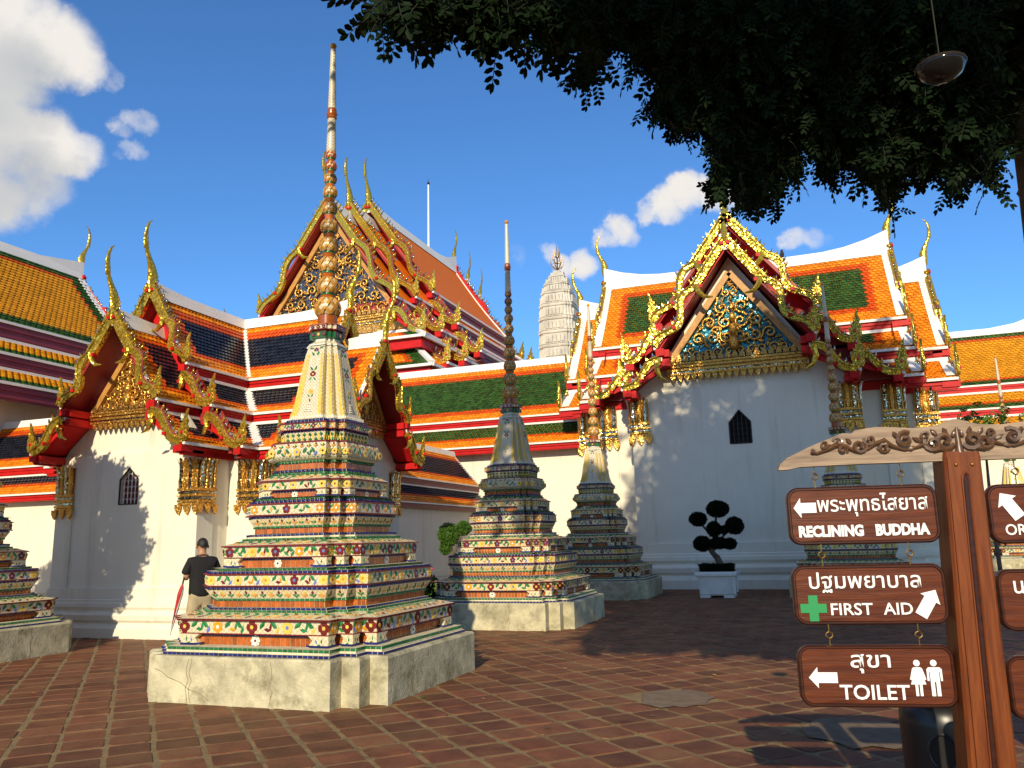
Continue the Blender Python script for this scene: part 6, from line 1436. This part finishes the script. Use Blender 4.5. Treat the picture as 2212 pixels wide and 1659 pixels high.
mb = MB(); mb.tube([MM @ Vector((.078*math.cos(a), .022+.075*math.sin(a), 1.485-.012*math.sin(a))) for a in [2*math.pi*k/16 for k in range(17)]], .016, 'shirt_black', 6)
mb.v = [tuple(Vector(p)+mp) for p in mb.v]; mb.build("collar", man, smooth=True)
st = [(0, 0, 1.04), (0, 0, .88), (-.1, 0, .82), (-.112, .02, .62), (-.115, .025, .5), (.1, 0, .82), (.112, .02, .62), (.115, .025, .5)]
skin_mesh("shorts", st, [(0, 1), (1, 2), (2, 3), (3, 4), (1, 5), (5, 6), (6, 7)], [(.165, .12), (.165, .125), .105, .1, .098, .105, .1, .098], 'khaki', man, MM)
mb = MB(); hc = MM @ Vector((0, .045, 1.66))
def hairpt(th, ph, r=1.0):
    x = .086*math.sin(th)*math.cos(ph); y = .108*math.sin(th)*math.sin(ph); z = .104*math.cos(th); return MM @ Vector((x*r, .046+y*r, 1.662+z*r))
rows = []
for i in range(9):
    th = .02 + i*.235; row = []
    for k in range(20):
        ph = 2*math.pi*k/20; lim = 1.12 if math.sin(ph) > .55 else 1.7 if abs(math.cos(ph)) > .8 else 2.3 if math.sin(ph) < 0 else 1.3
        row.append(hairpt(min(th, lim), ph, 1.0 + .02*math.sin(k*5+i*3)) + mp)
    rows.append(row)
mb.grid(rows, 'hair', closed=True); mb.build("hair", man, smooth=True)
mb = MB()
for s_ in (-1, 1): mb.blob(MM @ Vector((s_*.084, .05, 1.63)) + mp, .022, 'skin', 7, 5, (.5, 1, 1.4))
mb.build("ear", man, smooth=True)
mb = MB(); mb.tube([MM @ Vector(p) + mp for p in ((0, .155, 1.655), (0, .172, 1.62), (0, .158, 1.61))], [.012, .016, .01], 'skin', 6)
mb.build("nose", man, smooth=True)
for s_ in (-1, 1): mb = MB(); mb.blob(MM @ Vector((s_*.033, .146, 1.652)) + mp, .011, 'hair', 6, 4); mb.build("eye", man)
mb = MB(); mb.tube([MM @ Vector(p) + mp for p in ((-.025, .148, 1.578), (0, .154, 1.576), (.025, .148, 1.578))], .006, 'jewel_red', 5); mb.build("mouth", man)
gl_ = thing("eyeglasses", MM @ Vector((0, .16, 1.65)) + mp, "thin rimmed eyeglasses worn by the man in black", "glasses"); mb = MB()
for s_ in (-1, 1):
    mb.tube([MM @ Vector((s_*.035+.024*math.cos(a), .162, 1.652+.018*math.sin(a))) + mp for a in [2*math.pi*k/14 for k in range(15)]], .0025, 'brass', 4); mb.tube([MM @ Vector((s_*.06, .16, 1.655)) + mp, MM @ Vector((s_*.088, .05, 1.655)) + mp], .0025, 'brass', 4)
mb.build("frame", gl_)
for s_ in (-1, 1):
    mb = MB(); q = [(.0, -.06, .0), (0, -.06, .07), (0, .02, .085), (0, .1, .06), (0, .2, .03), (0, .21, .0)]
    mb.tube([MM @ Vector((s_*.115, -.07+.27*k/5, .045 - (.012*k/5))) + mp for k in range(6)], [.035, .048, .05, .048, .042, .02], 'rubber', 8); mb.build("shoe", man, smooth=True)
ph = thing("smartphone", MM @ Vector((-.03, .33, 1.25)) + mp, "dark smartphone held up in the man's hands", "phone"); mb = MB()
mb.boxm(Matrix.Translation(MM @ Vector((-.03, .345, 1.25)) + mp) @ Matrix.Rotation(face, 4, 'Z') @ Matrix.Rotation(math.radians(-35), 4, 'X'), 'phone', .075, .01, .15); mb.build("phone_body", ph)
um = thing("umbrella", (-8.98, 9.85, .4), "folded red, white and black umbrella hanging at the man's left side", "umbrella"); a, c = Vector((-8.9, 9.86, 1.06)), Vector((-9.04, 9.82, .34)); dd = c-a
mb = MB(); sdx = Vector((0, 0, 1)).cross(dd).normalized(); sdy = dd.normalized().cross(sdx)
prof = [(0, .012), (.06, .03), (.2, .042), (.5, .03), (.85, .014), (.93, .006)]
for k in range(12):
    m_ = ('umbrella_red', 'umbrella_white', 'umbrella_black', 'umbrella_red')[k % 4]; a0, a1 = 2*math.pi*k/12, 2*math.pi*(k+1)/12
    for (f0, r0), (f1, r1) in zip(prof, prof[1:]):
        P_ = lambda f, r, an: a + dd*f + sdx*(r*math.cos(an+f*1.2)) + sdy*(r*math.sin(an+f*1.2))
        mb.poly([P_(f0, r0, a0), P_(f0, r0*1.0, a1), P_(f1, r1, a1), P_(f1, r1, a0)], m_ if f0 > .2 or k % 2 else 'umbrella_red')
mb.build("canopy", um)
mb = MB(); mb.tube([a + dd*.9, c + dd*.02], [.005, .003], 'iron', 5); mb.build("tip", um)
mb = MB(); mb.tube([a - dd.normalized()*.1, a], [.013, .012], 'umbrella_black', 6); mb.tube([a - dd.normalized()*.1, MM @ Vector((-.235, .06, 1.16)) + mp], .004, 'umbrella_black', 4); mb.build("handle", um)

# a little litter on the paving
R = random.Random(21); lf = []; LT = []
for k, mt in enumerate(('bark', 'glaze_tan', 'leaf_bright')):
    mb = MB(); leaflet(mb, Vector((0, 0, .004)), Vector((1, 0, 0)), Vector((0, 0, 1)), .07, .035, mt); LT.append(TPL("dry_leaf", mb))
for i in range(70):
    x, y = R.uniform(-9, 5), R.uniform(4.5, 14); a = R.uniform(0, 6.28)
    if any(abs(x-cx) < 1.6 and abs(y-cy) < 1.6 for cx, cy in CHED): continue
    lf.append((R.choice(LT), frame((x, y, .012), (math.cos(a), math.sin(a), R.uniform(-.1, .15)), (-math.sin(a), math.cos(a), 0), (0, 0, 1), *([R.uniform(.6, 1.2)]*3))))
join_np("fallen_leaves", lf, None, kind='stuff')
